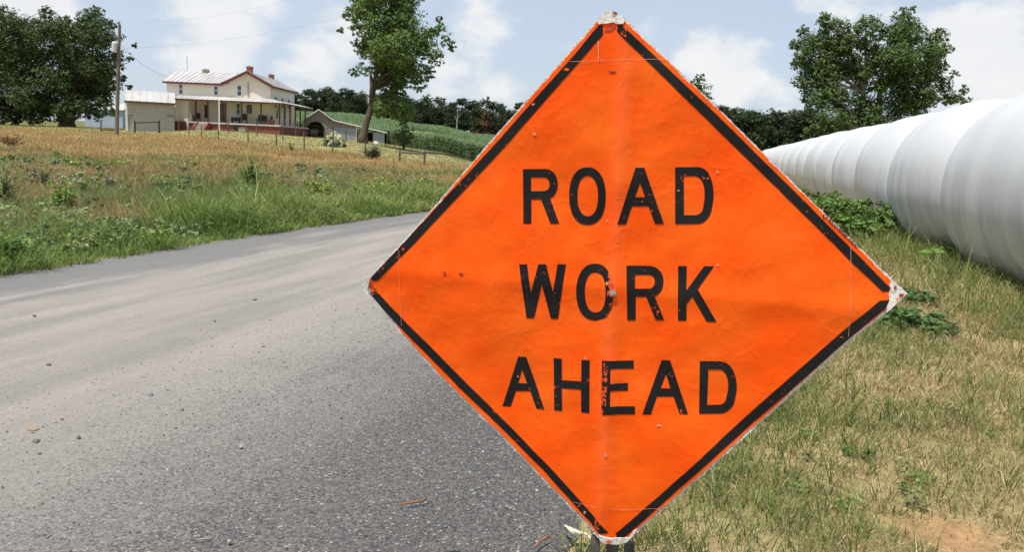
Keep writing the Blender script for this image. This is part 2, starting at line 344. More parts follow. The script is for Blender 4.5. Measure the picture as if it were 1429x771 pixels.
def verge(n, y0, y1, wmul, hm, seed, clump=.35):
    r_ = np.random.default_rng(seed); y = y0+(y1-y0)*r_.random(n); x0 = xr(y)-.02; x1 = np.minimum(np.minimum(.66*y+1.2, bag_x(y)+.2), 40)
    x = x0+(x1-x0)*r_.random(n)
    k = int(n*clump); nt_ = max(k//16, 1); ci = r_.integers(0, n, nt_); sel = r_.integers(0, nt_, k); ox, oy = r_.normal(0, .03, k), r_.normal(0, .03, k); x[:k] = x[ci[sel]]+ox; y[:k] = y[ci[sel]]+oy; lean = np.full(n, np.nan); lean[:k] = np.arctan2(oy, ox)
    gn = smooth_noise(x, y, 1.5, 21); g2 = smooth_noise(x, y, 5, 22)
    bagd = np.clip(1-(bag_x(y)-x)/2.3, 0, 1)                              # greener towards the bag
    edge = np.clip(1-(x-xr(y))/.9, 0, 1)
    wet = np.clip(.30+.36*gn+.16*g2+.55*bagd+.5*edge, .04, .95)
    wet[:k] = np.clip(wet[:k]+.16, 0, 1)
    isg = r_.random(n) < wet
    c = np.where(isg[:, None], pal(r_, n, [(.155, .20, .055), (.105, .15, .04), (.22, .255, .08), (.30, .30, .125)], [.35, .2, .25, .2]),
                 pal(r_, n, [(.50, .385, .205), (.62, .51, .31), (.38, .26, .13), (.27, .20, .095)], [.4, .3, .18, .12]))
    h = hm*np.exp(r_.normal(0, .38, n))*np.where(isg, 1.25, .8)*(1+1.6*bagd); h[:k] *= 1.3
    bald = smooth_noise(x, y, 2.2, 23) > .95
    h = np.where(bald & ~isg, h*.4, h); h = h*(1-.88*np.clip(soil(x, y)*1.3, 0, 1))
    wd = wmul*r_.uniform(.6, 1.4, n)*np.where(isg, 1.15, .85)
    bend = np.where(isg, r_.uniform(.3, 1.4, n), r_.uniform(.7, 2.2, n))
    return blades(np.stack([x, y, terrain(x, y)-.005], -1), h, wd, c, bend, r_, lean)
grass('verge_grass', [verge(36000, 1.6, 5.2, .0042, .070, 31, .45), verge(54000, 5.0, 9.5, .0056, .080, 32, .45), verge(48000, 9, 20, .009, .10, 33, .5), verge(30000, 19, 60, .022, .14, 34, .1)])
def meadow(n, y0, y1, s0, s1, wmul, hm, cols, p, seed, bend=(.2, .9), pw=1.0, clump=.5, crowd=14, spread=.1):
    r_ = np.random.default_rng(seed); y = y0+(y1-y0)*r_.random(n)**pw
    xa = np.maximum(-.68*y-1.5, xl(y)-s1); xb = np.minimum(xl(y)-s0, -.02*y+2); ok = xb > xa; y = y[ok]; xa = xa[ok]; xb = xb[ok]; n = len(y)
    x = xa+(xb-xa)*r_.random(n)
    k = int(n*clump); nt_ = max(k//crowd, 1); ci = r_.integers(0, n, nt_); sel = r_.integers(0, nt_, k); ox, oy = r_.normal(0, spread, k), r_.normal(0, spread, k); x[:k] = x[ci[sel]]+ox; y[:k] = y[ci[sel]]+oy; lean = np.full(n, np.nan); lean[:k] = np.arctan2(oy, ox)
    x = np.minimum(x, xl(y)+.12)
    f = np.clip(r_.random(n)*.62+.19+.30*smooth_noise(x, y, .55, seed+7)+.16*smooth_noise(x, y, 2.1, seed+8), 0, .9999)
    c = np.array(cols)[np.minimum(np.searchsorted(np.cumsum(p), f), len(cols)-1)]*r_.uniform(.75, 1.25, (n, 1))*r_.uniform(.93, 1.07, (n, 3))
    if callable(hm): h = hm(x, y)
    else: h = hm*(1+.35*smooth_noise(x, y, 1.1, seed+9))
    h = h*np.exp(r_.normal(0, .3, n)); h[:k] *= 1.15
    return blades(np.stack([x, y, terrain(x, y)-.01], -1), h, wmul*(y/15)*r_.uniform(.6, 1.4, n), c, r_.uniform(*bend, n), r_, lean)
G1 = [(.13, .20, .05), (.18, .26, .065), (.24, .30, .085), (.31, .33, .13), (.52, .42, .22)]
G2 = [(.14, .205, .055), (.20, .24, .08), (.16, .19, .085), (.28, .26, .11), (.40, .31, .15), (.36, .21, .10)]
G3 = [(.22, .23, .09), (.46, .36, .18), (.43, .315, .14), (.37, .235, .10), (.29, .17, .07)]
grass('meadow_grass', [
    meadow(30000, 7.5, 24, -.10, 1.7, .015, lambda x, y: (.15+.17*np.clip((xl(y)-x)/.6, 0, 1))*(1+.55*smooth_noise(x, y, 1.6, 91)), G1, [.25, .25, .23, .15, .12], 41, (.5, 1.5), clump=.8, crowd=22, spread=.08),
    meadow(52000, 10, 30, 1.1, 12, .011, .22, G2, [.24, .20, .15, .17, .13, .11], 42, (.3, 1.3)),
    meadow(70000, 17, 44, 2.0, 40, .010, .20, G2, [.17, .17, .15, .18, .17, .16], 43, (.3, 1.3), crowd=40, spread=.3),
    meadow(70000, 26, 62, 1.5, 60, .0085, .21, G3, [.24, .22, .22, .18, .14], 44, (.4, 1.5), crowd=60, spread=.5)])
r_ = np.random.default_rng(45); n = 42000; t = r_.uniform(-.66, -.03, n); y = 55+(fence_d(t)+1-55)*r_.random(n); ok = (fence_d(t) > 56); t = t[ok]; y = y[ok]; x = t*y; n = len(x)
grass('dry_grass', [blades(np.stack([x, y, terrain(x, y)-.02], -1), .20*np.exp(r_.normal(0, .3, n)), .03*r_.uniform(.6, 1.5, n), pal(r_, n, G3, [.24, .24, .22, .17, .13]), r_.uniform(.4, 1.5, n), r_)])
# lawn stubble beyond the fence
n = 40000; t = r_.uniform(-.66, -.03, n); y = fence_d(t)+r_.random(n)*(118-fence_d(t)); x = t*y; ok = y < corn_near(t)-1; x = x[ok]; y = y[ok]; n = len(x)
grass('lawn_grass', [blades(np.stack([x, y, terrain(x, y)-.02], -1), .10*np.exp(r_.normal(0, .3, n)), .045*r_.uniform(.6, 1.5, n), pal(r_, n, [(.20, .22, .08), (.30, .28, .115), (.38, .31, .15)], [.4, .35, .25]), r_.uniform(.2, .9, n), r_)])

# corn standing on the hillside
def corn(n, seed):
    r_ = np.random.default_rng(seed); t = r_.uniform(-.27, .36, n); dn = corn_near(t); d = dn+(290-dn)*r_.random(n)**1.35; d[:n//7] = dn[:n//7]+r_.random(n//7)**2*8; x = t*d; y = d
    z = terrain(x, y)-.05; h = r_.uniform(1.6, 2.15, n)
    tri = [(-26.5, 201), (-20.5, 158), (-10.8, 188)]                     # a wedge of a lower, paler crop
    sg = [(tri[(i+1) % 3][0]-tri[i][0])*(y-tri[i][1])-(tri[(i+1) % 3][1]-tri[i][1])*(x-tri[i][0]) for i in range(3)]
    pale = (sg[0] > 0) & (sg[1] > 0) & (sg[2] > 0); front = (~pale) & (y > 128) & (np.abs(x/y+.093) < .045) & (y < 168)
    h = np.where(pale, h*.5, h); h = np.where(front, h*.72, h)
    Vs, Fs, Ts = [], [], []; o = 0
    base = pal(r_, n, [(.13, .195, .085), (.155, .225, .098), (.115, .175, .075)], [.4, .35, .25]); base = np.where(pale[:, None], base*np.array([2.0, 1.5, 1.35]), base)
    for kf in range(4):
        a = r_.uniform(0, 6.28, n); ln = r_.uniform(.35, .7, n); z1 = z+h*(.25+.2*kf); w_ = .045*np.clip(y/110, 1, 2.2)
        p0 = np.stack([x, y, z1], -1); dr = np.stack([np.cos(a)*ln, np.sin(a)*ln, z*0], -1); sd = np.stack([-np.sin(a), np.cos(a), a*0], -1)*w_[:, None]
        p1 = p0+dr*.55+np.stack([z*0, z*0, ln*.55], -1); p2 = p0+dr+np.stack([z*0, z*0, ln*.25], -1)
        Vs.append(np.stack([p0-sd, p0+sd, p1+sd, p1-sd, p2], 1).reshape(-1, 3)); k = np.arange(n)*5+o; o += 5*n
        Fs += [np.stack([k, k+1, k+2], 1), np.stack([k, k+2, k+3], 1), np.stack([k+3, k+2, k+4], 1)]; Ts.append(np.repeat(base, 5, 0))
    s = np.stack([x*0+.05*np.clip(y/110, 1, 2.2), x*0, x*0], -1); p = np.stack([x, y, z], -1); tp = p+np.stack([x*0, x*0, h], -1)
    Vs.append(np.stack([p-s, p+s, tp], 1).reshape(-1, 3)); k = np.arange(n)*3+o; Fs.append(np.stack([k, k+1, k+2], 1)); Ts.append(np.repeat(base*.95, 3, 0))
    return np.vstack(Vs), np.vstack(Fs), np.vstack(Ts)
cv, cf, ct = corn(46000, 51)
tag(link('corn_crop', big_mesh('corn_crop', cv, cf, ct), LEAF), kind='stuff')

# ------------------------------------------------------------------ trees
def leaves(clumps, per, size, base, seed, sub=.28, squash=.9, upbias=.6):
    """clumps: (centre, radius). Leaves sit on twig tufts spread through each clump, denser towards its outside, with gaps."""
    r_ = np.random.default_rng(seed); Ps, Cs, Ns = [], [], []
    for (c, rad_) in clumps:
        c = np.array(c); nt_ = max(12, int(per*rad_**2/8)); u = r_.normal(size=(nt_, 3)); u /= np.linalg.norm(u, axis=1)[:, None]
        rr = rad_*r_.random(nt_)**.42; tc_ = c+u*rr[:, None]*np.array([1, 1, squash]); tr = rad_*sub*r_.uniform(.6, 1.3, nt_); k = r_.integers(7, 13, nt_)
        idx = np.repeat(np.arange(nt_), k); m = len(idx); v = r_.normal(size=(m, 3)); v /= np.linalg.norm(v, axis=1)[:, None]
        p = tc_[idx]+v*(tr[idx]*r_.random(m)**.5)[:, None]*np.array([1, 1, .7]); tb_ = r_.uniform(.72, 1.28, nt_)
        Ps.append(p); Cs.append((np.array(base)*tb_[idx][:, None])*r_.uniform(.8, 1.2, (m, 1))*r_.uniform(.94, 1.06, (m, 3)))
        Ns.append(u[idx]*.5+v*.4)
    P = np.vstack(Ps); C = np.vstack(Cs); Nn = np.vstack(Ns); n = len(P)
    Nn = Nn+np.array([0, 0, upbias])+r_.normal(0, .55, (n, 3)); Nn /= np.linalg.norm(Nn, axis=1)[:, None]
    t = np.cross(Nn, r_.normal(size=(n, 3))); t /= np.linalg.norm(t, axis=1)[:, None]; b = np.cross(Nn, t)
    s = size*r_.uniform(.6, 1.35, n)[:, None]
    V = np.stack([P-t*s, P-b*s*.52+Nn*s*.12, P+t*s, P+b*s*.52+Nn*s*.12], 1).reshape(-1, 3); k = np.arange(n)*4
    return V, np.concatenate([np.stack([k, k+1, k+2], 1), np.stack([k, k+2, k+3], 1)]), np.repeat(C, 4, 0)
def crown(name, clumps, per, size, base, seed, parent, origin, **kw):
    v, f, t = leaves(clumps, per, size, base, seed, **kw); v = v-np.array(origin)
    return link(name, big_mesh(name, v, f, t), LEAF, parent)
def limbs(mb, path, clumps, r0, r_, n=40, minr=.05):
    pts = [Vector(p) for p in path]
    for (c, rad_) in sorted(clumps, key=lambda q: -q[1])[:n]:
        c = Vector(c); cand = [p for p in pts if p.z < c.z+.3] or pts[:1]; s = min(cand, key=lambda p: (p-c).length+1.2*max(0, p.z-c.z+1.5)); k = pts.index(s)/max(len(pts)-1, 1)
        d = c-s; ra = max(r0*(1-k*.75)*.38, minr)
        mid = s+d*.45+Vector((r_.normal(0, .06), r_.normal(0, .06), .10))*d.length
        mb.tube([s, mid, c, c+(c-mid)*.3], [ra, ra*.7, ra*.4, ra*.12], 6)
        for q_ in range(3):
            v = Vector(r_.normal(size=3)).normalized()*rad_*.8; mb.tube([c-(c-mid)*.25, c+v*.5+Vector((0, 0, .1*rad_)), c+v], [ra*.35, ra*.22, ra*.08], 5)
def px_clumps(lst, ox, oy, s, d, depth, seed):
    r_ = np.random.default_rng(seed); o = []
    for q_ in lst:
        zx, zy, zr = q_[:3]; dd = d+r_.uniform(-depth, depth); o.append((tuple(at(ox+zx/s, oy+zy/s, dd)), zr/s*d/F_PX))
        if zr > 60: dd = d+r_.uniform(-depth, depth)*1.6; o.append((tuple(at(ox+(zx+r_.uniform(-20, 20))/s, oy+(zy+r_.uniform(-15, 15))/s, dd)), zr/s*d/F_PX*.85))
    return o
# big maple before the lean-to
b = on(506, 195, 91); tr = empty('maple_tree', b, 'tall broad maple with a leaning bare lower trunk in front of the grey barn lean-to', 'tree')
cl = px_clumps([(250, 30, 90), (400, 20, 100), (330, 130, 105), (215, 130, 55), (200, 60, 55), (450, 120, 95), (330, 230, 100), (250, 220, 70), (235, 340, 42), (430, 230, 110), (530, 200, 75), (590, 150, 48),
    (640, 195, 38), (580, 270, 55), (350, 330, 85), (450, 330, 85), (550, 350, 45), (510, 405, 48), (400, 420, 75), (335, 500, 68), (400, 520, 80), (445, 560, 45), (310, 540, 45), (420, 588, 30), (150, 80, 28), (665, 235, 24), (610, 100, 22), (120, 150, 18),
    (190, 350, 24), (300, -50, 80), (410, -55, 80), (360, -95, 55), (480, -20, 55)], 440, 0, 3.503, 91, 2.6, 61)
crown('crown', cl, 250, .165, (.125, .19, .05), 62, tr, b)
m = MB(b); path = [at(506, 197, 91), at(507, 190, 91), at(511, 172, 91), at(518, 150, 91), at(521, 125, 91), at(527, 95, 91), at(538, 60, 91), at(545, 20, 91), at(548, -20, 91)]
path[0].z = b.z-.3
m.tube(path, [.72, .45, .35, .31, .28, .25, .2, .15, .1], 12); m.tube([path[3], at(519, 120, 90.6), at(517, 100, 90.5)], [.3, .22, .15], 8)
limbs(m, path[3:], cl, .5, np.random.default_rng(63)); m.build('trunk', BARK, tr, True)
# two dark trees left
for nm, lab, bx, lst, sd in (
    ('shade_tree', 'dark dense shade tree with low hanging boughs, directly left of the utility pole', 94, [(480, 110, 75), (555, 130, 52), (600, 200, 60), (500, 220, 95), (430, 180, 70), (625, 300, 50), (665, 420, 30), (700, 310, 26), (725, 240, 16), (690, 470, 22), (540, 350, 100), (430, 330, 105), (350, 280, 100),
        (380, 450, 115), (500, 480, 105), (570, 570, 60), (300, 420, 105), (280, 540, 95), (400, 580, 80), (200, 570, 90), (570, 440, 80), (520, 60, 38), (610, 130, 28), (480, 590, 55), (650, 350, 35), (330, 600, 70), (240, 620, 55), (530, 625, 34), (335, 180, 85), (350, 120, 40), (600, 600, 30)], 71),
    ('shade_tree', 'dark spreading shade tree cut by the left edge of the photo', -14, [(40, 120, 85), (130, 150, 85), (262, 90, 58), (230, 170, 85), (100, 250, 105), (200, 290, 105), (30, 300, 110), (60, 420, 110), (150, 420, 105), (40, 540, 100), (120, 600, 75), (30, 640, 45), (0, 60, 45),
        (-80, 200, 120), (-90, 400, 120), (-60, 560, 100), (250, 50, 24), (-170, 300, 110), (-180, 480, 110), (-120, 620, 60), (80, 655, 42), (180, 640, 45), (130, 520, 80)], 75)):
    b = on(bx, 180, 105); tr = empty(nm, b, lab, 'tree', 'shade trees at the left of the farm'); cl = px_clumps(lst, 0, 0, 3.855, 105, 3.2, sd)
    crown('crown', cl, 260, .16, (.072, .11, .034), sd+1, tr, b); m = MB(b); top = at(bx+10, 60, 105)
    path = [Vector((b.x, b.y, b.z-.3)), b+Vector((0, 0, .6)), b+Vector((.1, 0, 2.2)), (b*.6+top*.4), (b*.25+top*.75), top]; m.tube(path, [1.2, .85, .7, .5, .3, .1], 10)
    m.tube([b+Vector((-.4, 0, .3)), b+Vector((-1.2, .2, 1.5)), b+Vector((-2.4, .2, 4))], [.4, .3, .15], 8)
    limbs(m, path[2:], cl, .6, np.random.default_rng(sd+2)); m.build('trunk', BARK, tr, True)
# sycamores beyond the bag
for lab, bx, lst, sd in (
    ('left of the two tall sycamores beyond the white silage bag, the narrower one', 1203, [(560, 110, 52), (620, 120, 42), (450, 140, 30), (420, 200, 32), (490, 190, 60), (570, 210, 75), (640, 200, 46), (440, 280, 46), (500, 310, 72), (580, 300, 70), (430, 365, 34), (480, 390, 52), (560, 400, 66), (520, 450, 52),
        (640, 330, 46), (640, 430, 38), (600, 470, 44), (540, 75, 26), (400, 195, 14), (640, 160, 42), (470, 450, 34), (550, 340, 60), (450, 240, 40)], 81),
    ('right of two tall sycamores beyond the white bag, the broader one', 1226, [(740, 110, 48), (785, 140, 44), (730, 200, 52), (890, 80, 44), (930, 112, 42), (870, 160, 68), (950, 170, 58), (1050, 165, 42), (1080, 220, 34), (1010, 240, 62), (900, 260, 82), (800, 250, 62), (1060, 290, 34), (990, 330, 72), (1060, 370, 44),
        (880, 360, 82), (790, 380, 48), (790, 460, 52), (900, 450, 72), (1000, 430, 62), (1090, 430, 42), (1165, 400, 24), (1172, 450, 26), (740, 520, 70), (850, 510, 55), (660, 530, 60), (895, 45, 22), (1130, 440, 30), (690, 300, 55), (700, 385, 50), (690, 190, 45), (700, 455, 50), (660, 260, 45), (1120, 330, 20), (940, 40, 16), (695, 120, 30), (720, 330, 50), (760, 300, 46), (830, 330, 55), (650, 520, 60), (950, 490, 50)], 85)):
    b = on(bx, 190, 110); tr = empty('sycamore_tree', b, lab, 'tree', 'sycamores beyond the bag'); cl = px_clumps(lst, 980, 0, 3.183, 110, 2.2, sd)
    crown('crown', cl, 300, .17, (.105, .155, .042), sd+1, tr, b, sub=.33); m = MB(b)
    tops = [at(bx-20, 60, 110), at(bx+5, 40, 110)] if sd == 81 else [at(bx, 60, 110), at(bx+40, 50, 110)]
    mid = at(bx+2, 130, 110); path = [Vector((b.x, b.y, b.z-.3)), b+Vector((0, 0, 1)), b*.5+mid*.5, mid]; m.tube(path, [.7, .55, .42, .34], 10)
    full = list(path)
    for tp in tops:
        pp = [mid, mid*.6+tp*.4+Vector((.2, 0, .2)), mid*.25+tp*.75, tp]; m.tube(pp, [.28, .22, .14, .05], 8); full += pp[1:]
    limbs(m, full[2:], cl, .42, np.random.default_rng(sd+2), 22, .06); m.build('trunk', BARK_PALE, tr, True)
for nm, lab, bx, d, lst, c_ in (('shrub_tree', 'short bushy light green tree under the sycamores at the far end of the bag', 1160, 104, [(580, 540, 70), (520, 560, 55), (640, 560, 55), (560, 600, 60), (480, 590, 45)], (.095, .135, .035)),
    ('distant_tree', 'treetop peeking over the upper right edge of the orange sign', 972, 120, [(-20, 400, 60), (-60, 430, 70), (-10, 345, 24), (-30, 480, 80), (-70, 370, 30), (25, 440, 20), (-50, 540, 70)], (.08, .12, .03))):
    b = on(bx, 200, d); tr = empty(nm, b, lab, 'tree'); cl = px_clumps(lst, 980, 0, 3.183, d, 1.5, bx); crown('crown', cl, 220, .16, c_, bx+1, tr, b)
    m = MB(b); path = [Vector((b.x, b.y, b.z-.3)), b+Vector((0, 0, 2)), Vector(cl[0][0])]; m.tube(path, [.3, .24, .1], 8); limbs(m, path, cl, .25, np.random.default_rng(bx)); m.build('trunk', BARK, tr, True)
# the wood line
def wood_proto(seed, base, h, wdt):
    r_ = np.random.default_rng(seed); cl = []
    for k in range(13):
        a = r_.uniform(0, 6.28); f = r_.uniform(.28, 1); rr = wdt*.5*math.sqrt(max(.05, 1-(f-.45)**2/.36)); q_ = r_.uniform(.25, .8)
        cl.append(((math.cos(a)*rr*q_, math.sin(a)*rr*q_, h*f-.8), wdt*r_.uniform(.16, .26)))
    cl.append(((0, 0, h*.93), wdt*.2)); cl.append(((0, 0, h*.5), wdt*.34))
    v, f, t = leaves(cl, 62, .30, base, seed+1, sub=.36)
    cm = big_mesh('crown', v, f, t); cm.materials.append(LEAF)
    m = MB(); path = [Vector((0, 0, -.5)), Vector((.1, 0, h*.3)), Vector((0, .1, h*.6)), Vector((0, 0, h*.85))]; m.tube(path, [.42, .34, .22, .08], 7); limbs(m, path[1:], cl, .3, r_, 8)
    tm = bpy.data.meshes.new('trunk'); tm.from_pydata(m.v, [], m.f); tm.materials.append(BARK); return cm, tm
protos = [wood_proto(101, (.040, .062, .022), 13, 10), wood_proto(103, (.048, .072, .024), 14, 9), wood_proto(105, (.036, .056, .022), 12, 11), wood_proto(107, (.055, .078, .026), 13, 8.5), wood_proto(109, (.043, .066, .024), 15, 10)]
dead = wood_proto(111, (.17, .085, .045), 9, 5)
def wood_tree(px, top, d, k, proto=None, label=None, s=None):
    b = on(px, 170, d); hh = [13, 14, 12, 13, 15][k % 5]; tp = at(px, top, d).z; s = s or max(.6, (tp-b.z)/(hh*1.06))
    o = empty('woodland_tree', b, label or 'dark green broadleaf tree in the wood line above the cornfield', 'tree', 'trees of the wood line'); cm, tm = proto or protos[k % 5]
    for n_, me_ in (('crown', cm), ('trunk', tm)):
        c = link(n_, me_, None, o); 
    o.scale = (s*1.2, s*1.1, s); o.rotation_euler = (0, 0, (k*2.4) % 6.28)
prof_x = [380, 410, 425, 440, 465, 490, 515, 545, 580, 605, 640, 670, 690, 715, 760, 850, 950, 1005, 1030, 1050, 1075, 1100, 1130, 1160, 1200, 1260, 1320]
prof_y = [140, 134, 130, 126, 122, 121, 128, 135, 130, 134, 138, 137, 138, 146, 145, 145, 147, 148, 152, 150, 152, 150, 152, 158, 165, 178, 180]
r_ = np.random.default_rng(120); k = 0
for row, (dd, lift) in enumerate(((318, 0), (303, 4), (289, 12))):
    x = 372+row*9
    while x < 1190:
        d = dd if x < 740 else dd-85
        y_ = np.interp(x, prof_x, prof_y)+lift+r_.uniform(-5, 8)
        if not (row == 1 and 735 < x < 985) and not (row == 2 and x > 735) and not (row == 0 and 1180 < x): wood_tree(x+r_.uniform(-4, 4), y_, d+r_.uniform(-5, 5), k)
        k += 1; x += (17 if row < 2 else 21)*r_.uniform(.8, 1.2)
wood_tree(676, 151, 279, 2, dead, 'reddish brown dying tree standing out in the green wood line', 1.0)
b = on(637, 185, 281); m = MB(b); m.tube([b-Vector((0, 0, .3)), b+Vector((.1, 0, 4)), b+Vector((.3, 0, 8.2))], [.28, .22, .08], 7); m.tube([b+Vector((.1, 0, 4.4)), b+Vector((-1, 0, 6.3))], [.12, .05], 6); m.tube([b+Vector((.15, 0, 5.2)), b+Vector((1.2, 0, 6.9))], [.1, .04], 6)
o = empty('dead_tree', b, 'pale bare dead trunk at the edge of the wood line', 'tree'); m.build('trunk', BARK_PALE, o)
# young tree by the corn
b = on(563, 206, 92); tr = empty('sapling', b, 'small rounded young tree at the edge of the cornfield, right of the barn', 'tree'); cl = px_clumps([(725, 350, 38), (700, 375, 34), (755, 370, 38), (735, 400, 46), (700, 410, 36), (770, 405, 32), (725, 430, 36), (755, 435, 28)], 400, 100, 4.466, 92, .5, 130)
crown('crown', cl, 330, .10, (.11, .14, .035), 131, tr, b); m = MB(b); path = [b-Vector((0, 0, .1)), b+Vector((0, 0, .9)), Vector(cl[3][0])]; m.tube(path, [.09, .08, .03], 7); limbs(m, path, cl, .08, np.random.default_rng(3), 8, .02); m.build('trunk', BARK, tr, True)

# ------------------------------------------------------------------ plants
def plant(name, label, cat, b, h, rad_, n, size, base, seed, group=None, long=1.0, flat=.0):
    r_ = np.random.default_rng(seed); o = empty(name, b, label, cat, group); m = MB((0, 0, 0)); cl = []
    for k in range(n):
        a = r_.uniform(0, 6.28); q_ = rad_*r_.random()**.6; hh = h*r_.uniform(.55, 1.05)*(1-.35*q_/rad_); tp = Vector((math.cos(a)*q_, math.sin(a)*q_, hh)); m.tube([(tp.x*.15, tp.y*.15, -.03), (tp.x*.5, tp.y*.5, hh*.55), tp], [.006*h/.5, .005*h/.5, .003], 5)
        for f in np.linspace(.25, 1, 6): cl.append((tuple(Vector((tp.x*f, tp.y*f, hh*f))), size*r_.uniform(.7, 1.2)))
    P = np.array([c for c, s in cl]); S = np.array([s for c, s in cl]); kk = 4; idx = np.repeat(np.arange(len(P)), kk); nn = len(idx)
    a = r_.uniform(0, 6.28, nn); up_ = r_.uniform(-.25, .6, nn); dr = np.stack([np.cos(a), np.sin(a), up_], -1); dr /= np.linalg.norm(dr, axis=1)[:, None]
    sd = np.cross(dr, np.array([0, 0, 1.])+r_.normal(0, .3, (nn, 3))); sd /= np.linalg.norm(sd, axis=1)[:, None]; s = (S[idx]*r_.uniform(.7, 1.3, nn))[:, None]; p = P[idx]
    V = np.stack([p, p+dr*s*.5*long-sd*s*.3, p+dr*s*long-np.array([0, 0, .18])*s, p+dr*s*.5*long+sd*s*.3], 1).reshape(-1, 3); q_ = np.arange(nn)*4
    C = np.array(base)*r_.uniform(.7, 1.35, (nn, 1))*r_.uniform(.94, 1.06, (nn, 3))
    link('foliage', big_mesh('foliage', V, np.concatenate([np.stack([q_, q_+1, q_+2], 1), np.stack([q_, q_+2, q_+3], 1)]), np.repeat(C, 4, 0)), LEAF, o); m.build('stem', STEM, o); return o
STEM = mat('stem', (.10, .12, .04), (.16, .12, .06), 8, .8)
for i, (px, py, d, h, rad_, n, lab, c_) in enumerate([
    (350, 268, 25, 1.0, .36, 26, 'upright leafy green weed in the meadow below the white downpipe of the house', (.16, .26, .05)), (450, 277, 22, .72, .5, 34, 'low rounded yellow-green weed clump in the meadow below the barn, close to the road', (.27, .37, .07)),
    (518, 272, 24, .68, .75, 36, 'wide low yellow-green weed patch in the meadow, nearest to the sign', (.24, .33, .07)), (90, 308, 15, .8, .28, 26, 'bright green leafy weed in the grass below the shade tree trunk', (.19, .32, .05)),
    (8, 288, 17, .8, .4, 24, 'dark green broad-leaved weed at the left edge of the photo', (.11, .2, .05)), (58, 268, 22, .6, .4, 12, 'greyish green weed left of the bright one, higher up the meadow', (.085, .125, .05)),
    (118, 275, 20, .45, .3, 11, 'small dark green weed right of the bright one in the meadow', (.065, .13, .03)), (235, 268, 23, .4, .4, 11, 'low green weed in mid meadow under the shed', (.095, .16, .035)), (10, 380, 9.6, .45, .3, 22, 'broad-leaved weed at the road edge in the left corner', (.10, .20, .035)),
    (150, 275, 22, .4, .35, 9, 'sprawling olive weed in the meadow under the utility pole', (.11, .15, .05))]):
    plant('meadow_weed', lab, 'weed', on(px, py, d), h, rad_, n, .075 if d < 20 else .10, c_, 140+i, 'leafy weeds in the meadow')
b = on(15, 215, 48); plant('brown_weed', 'rust brown dried weed clump at the left edge of the golden grass', 'weed', b, .9, .9, 22, .14, (.16, .085, .045), 160)
b = on(520, 224, 55); plant('tall_weed', 'tall grey-green grass tussock by the fence, left of the wooden rail', 'weed', b, 1.1, .6, 34, .12, (.24, .27, .15), 161, long=2.5)
b = on(407, 225, 58); plant('small_weed', 'small green weed below the fence posts under the barn', 'weed', b, .8, .35, 9, .12, (.13, .16, .05), 162)
# broad leaved herbs mixed into the meadow and the verge
def herbs(name, pts, r0, r1, per, size, cols, seed):
    r_ = np.random.default_rng(seed); Vs, Fs, Ts, o = [], [], [], 0
    for (x, y) in pts:
        rr = r_.uniform(r0, r1); c = np.array(cols[r_.integers(len(cols))])*r_.uniform(.8, 1.2); v, f, t = leaves([((x, y, tz(x, y)+rr*.55), rr)], per*8/rr**2/8, size*(.45+.55*y/15)*r_.uniform(.8, 1.25), c, int(r_.integers(1e9)), sub=.35, squash=.7, upbias=.9)
        Vs.append(v); Fs.append(f+o); Ts.append(t); o += len(v)
    tag(link(name, big_mesh(name, np.vstack(Vs), np.vstack(Fs), np.vstack(Ts)), LEAF), kind='stuff')
r_ = np.random.default_rng(166); pts = []
while len(pts) < 420:
    y = 9.5+28*r_.random()**1.2; x = r_.uniform(-.66*y, float(xl(y))-.5)
    if smooth_noise(np.array(x), np.array(y), .7, 77)+r_.normal(0, .5) > .1: pts.append((x, y))
herbs('meadow_herbs', pts, .10, .30, 13, .045, [(.16, .25, .06), (.13, .21, .055), (.22, .30, .075), (.18, .23, .11), (.26, .30, .12), (.13, .19, .09)], 167)
pts = []
while len(pts) < 75:
    y = 3+9*r_.random(); x = r_.uniform(float(xr(y))+.1, min(.66*y+.6, float(bag_x(y))-.2))
    if smooth_noise(np.array(x), np.array(y), 1.5, 21)+r_.normal(0, .4) > .15: pts.append((x, y))
herbs('verge_herbs', pts, .03, .07, 12, .022, [(.19, .27, .08), (.23, .30, .09), (.16, .23, .065), (.27, .28, .12)], 168)
# purple heads of thistle in the meadow
r_ = np.random.default_rng(165); m = MB(); n = 0
for _ in range(26):
    p = on(85+r_.normal(0, 38), 268+r_.normal(0, 6), 21+r_.uniform(-2.5, 2.5)); p.z += .42+r_.uniform(-.06, .1); m.tube([p-Vector((0, 0, .45)), p-Vector((0, 0, .02))], .004, 4); s = .028; m.add([p+Vector(q_)*s for q_ in ((1, 0, 0), (0, 1, 0), (-1, 0, 0), (0, -1, 0), (0, 0, 1), (0, 0, -1))], [(0, 1, 4), (1, 2, 4), (2, 3, 4), (3, 0, 4), (1, 0, 5), (2, 1, 5), (3, 2, 5), (0, 3, 5)])
tag(m.build('thistle_flowers', mat('thistle', (.34, .24, .30), (.45, .36, .42), 30, .8)), kind='stuff')
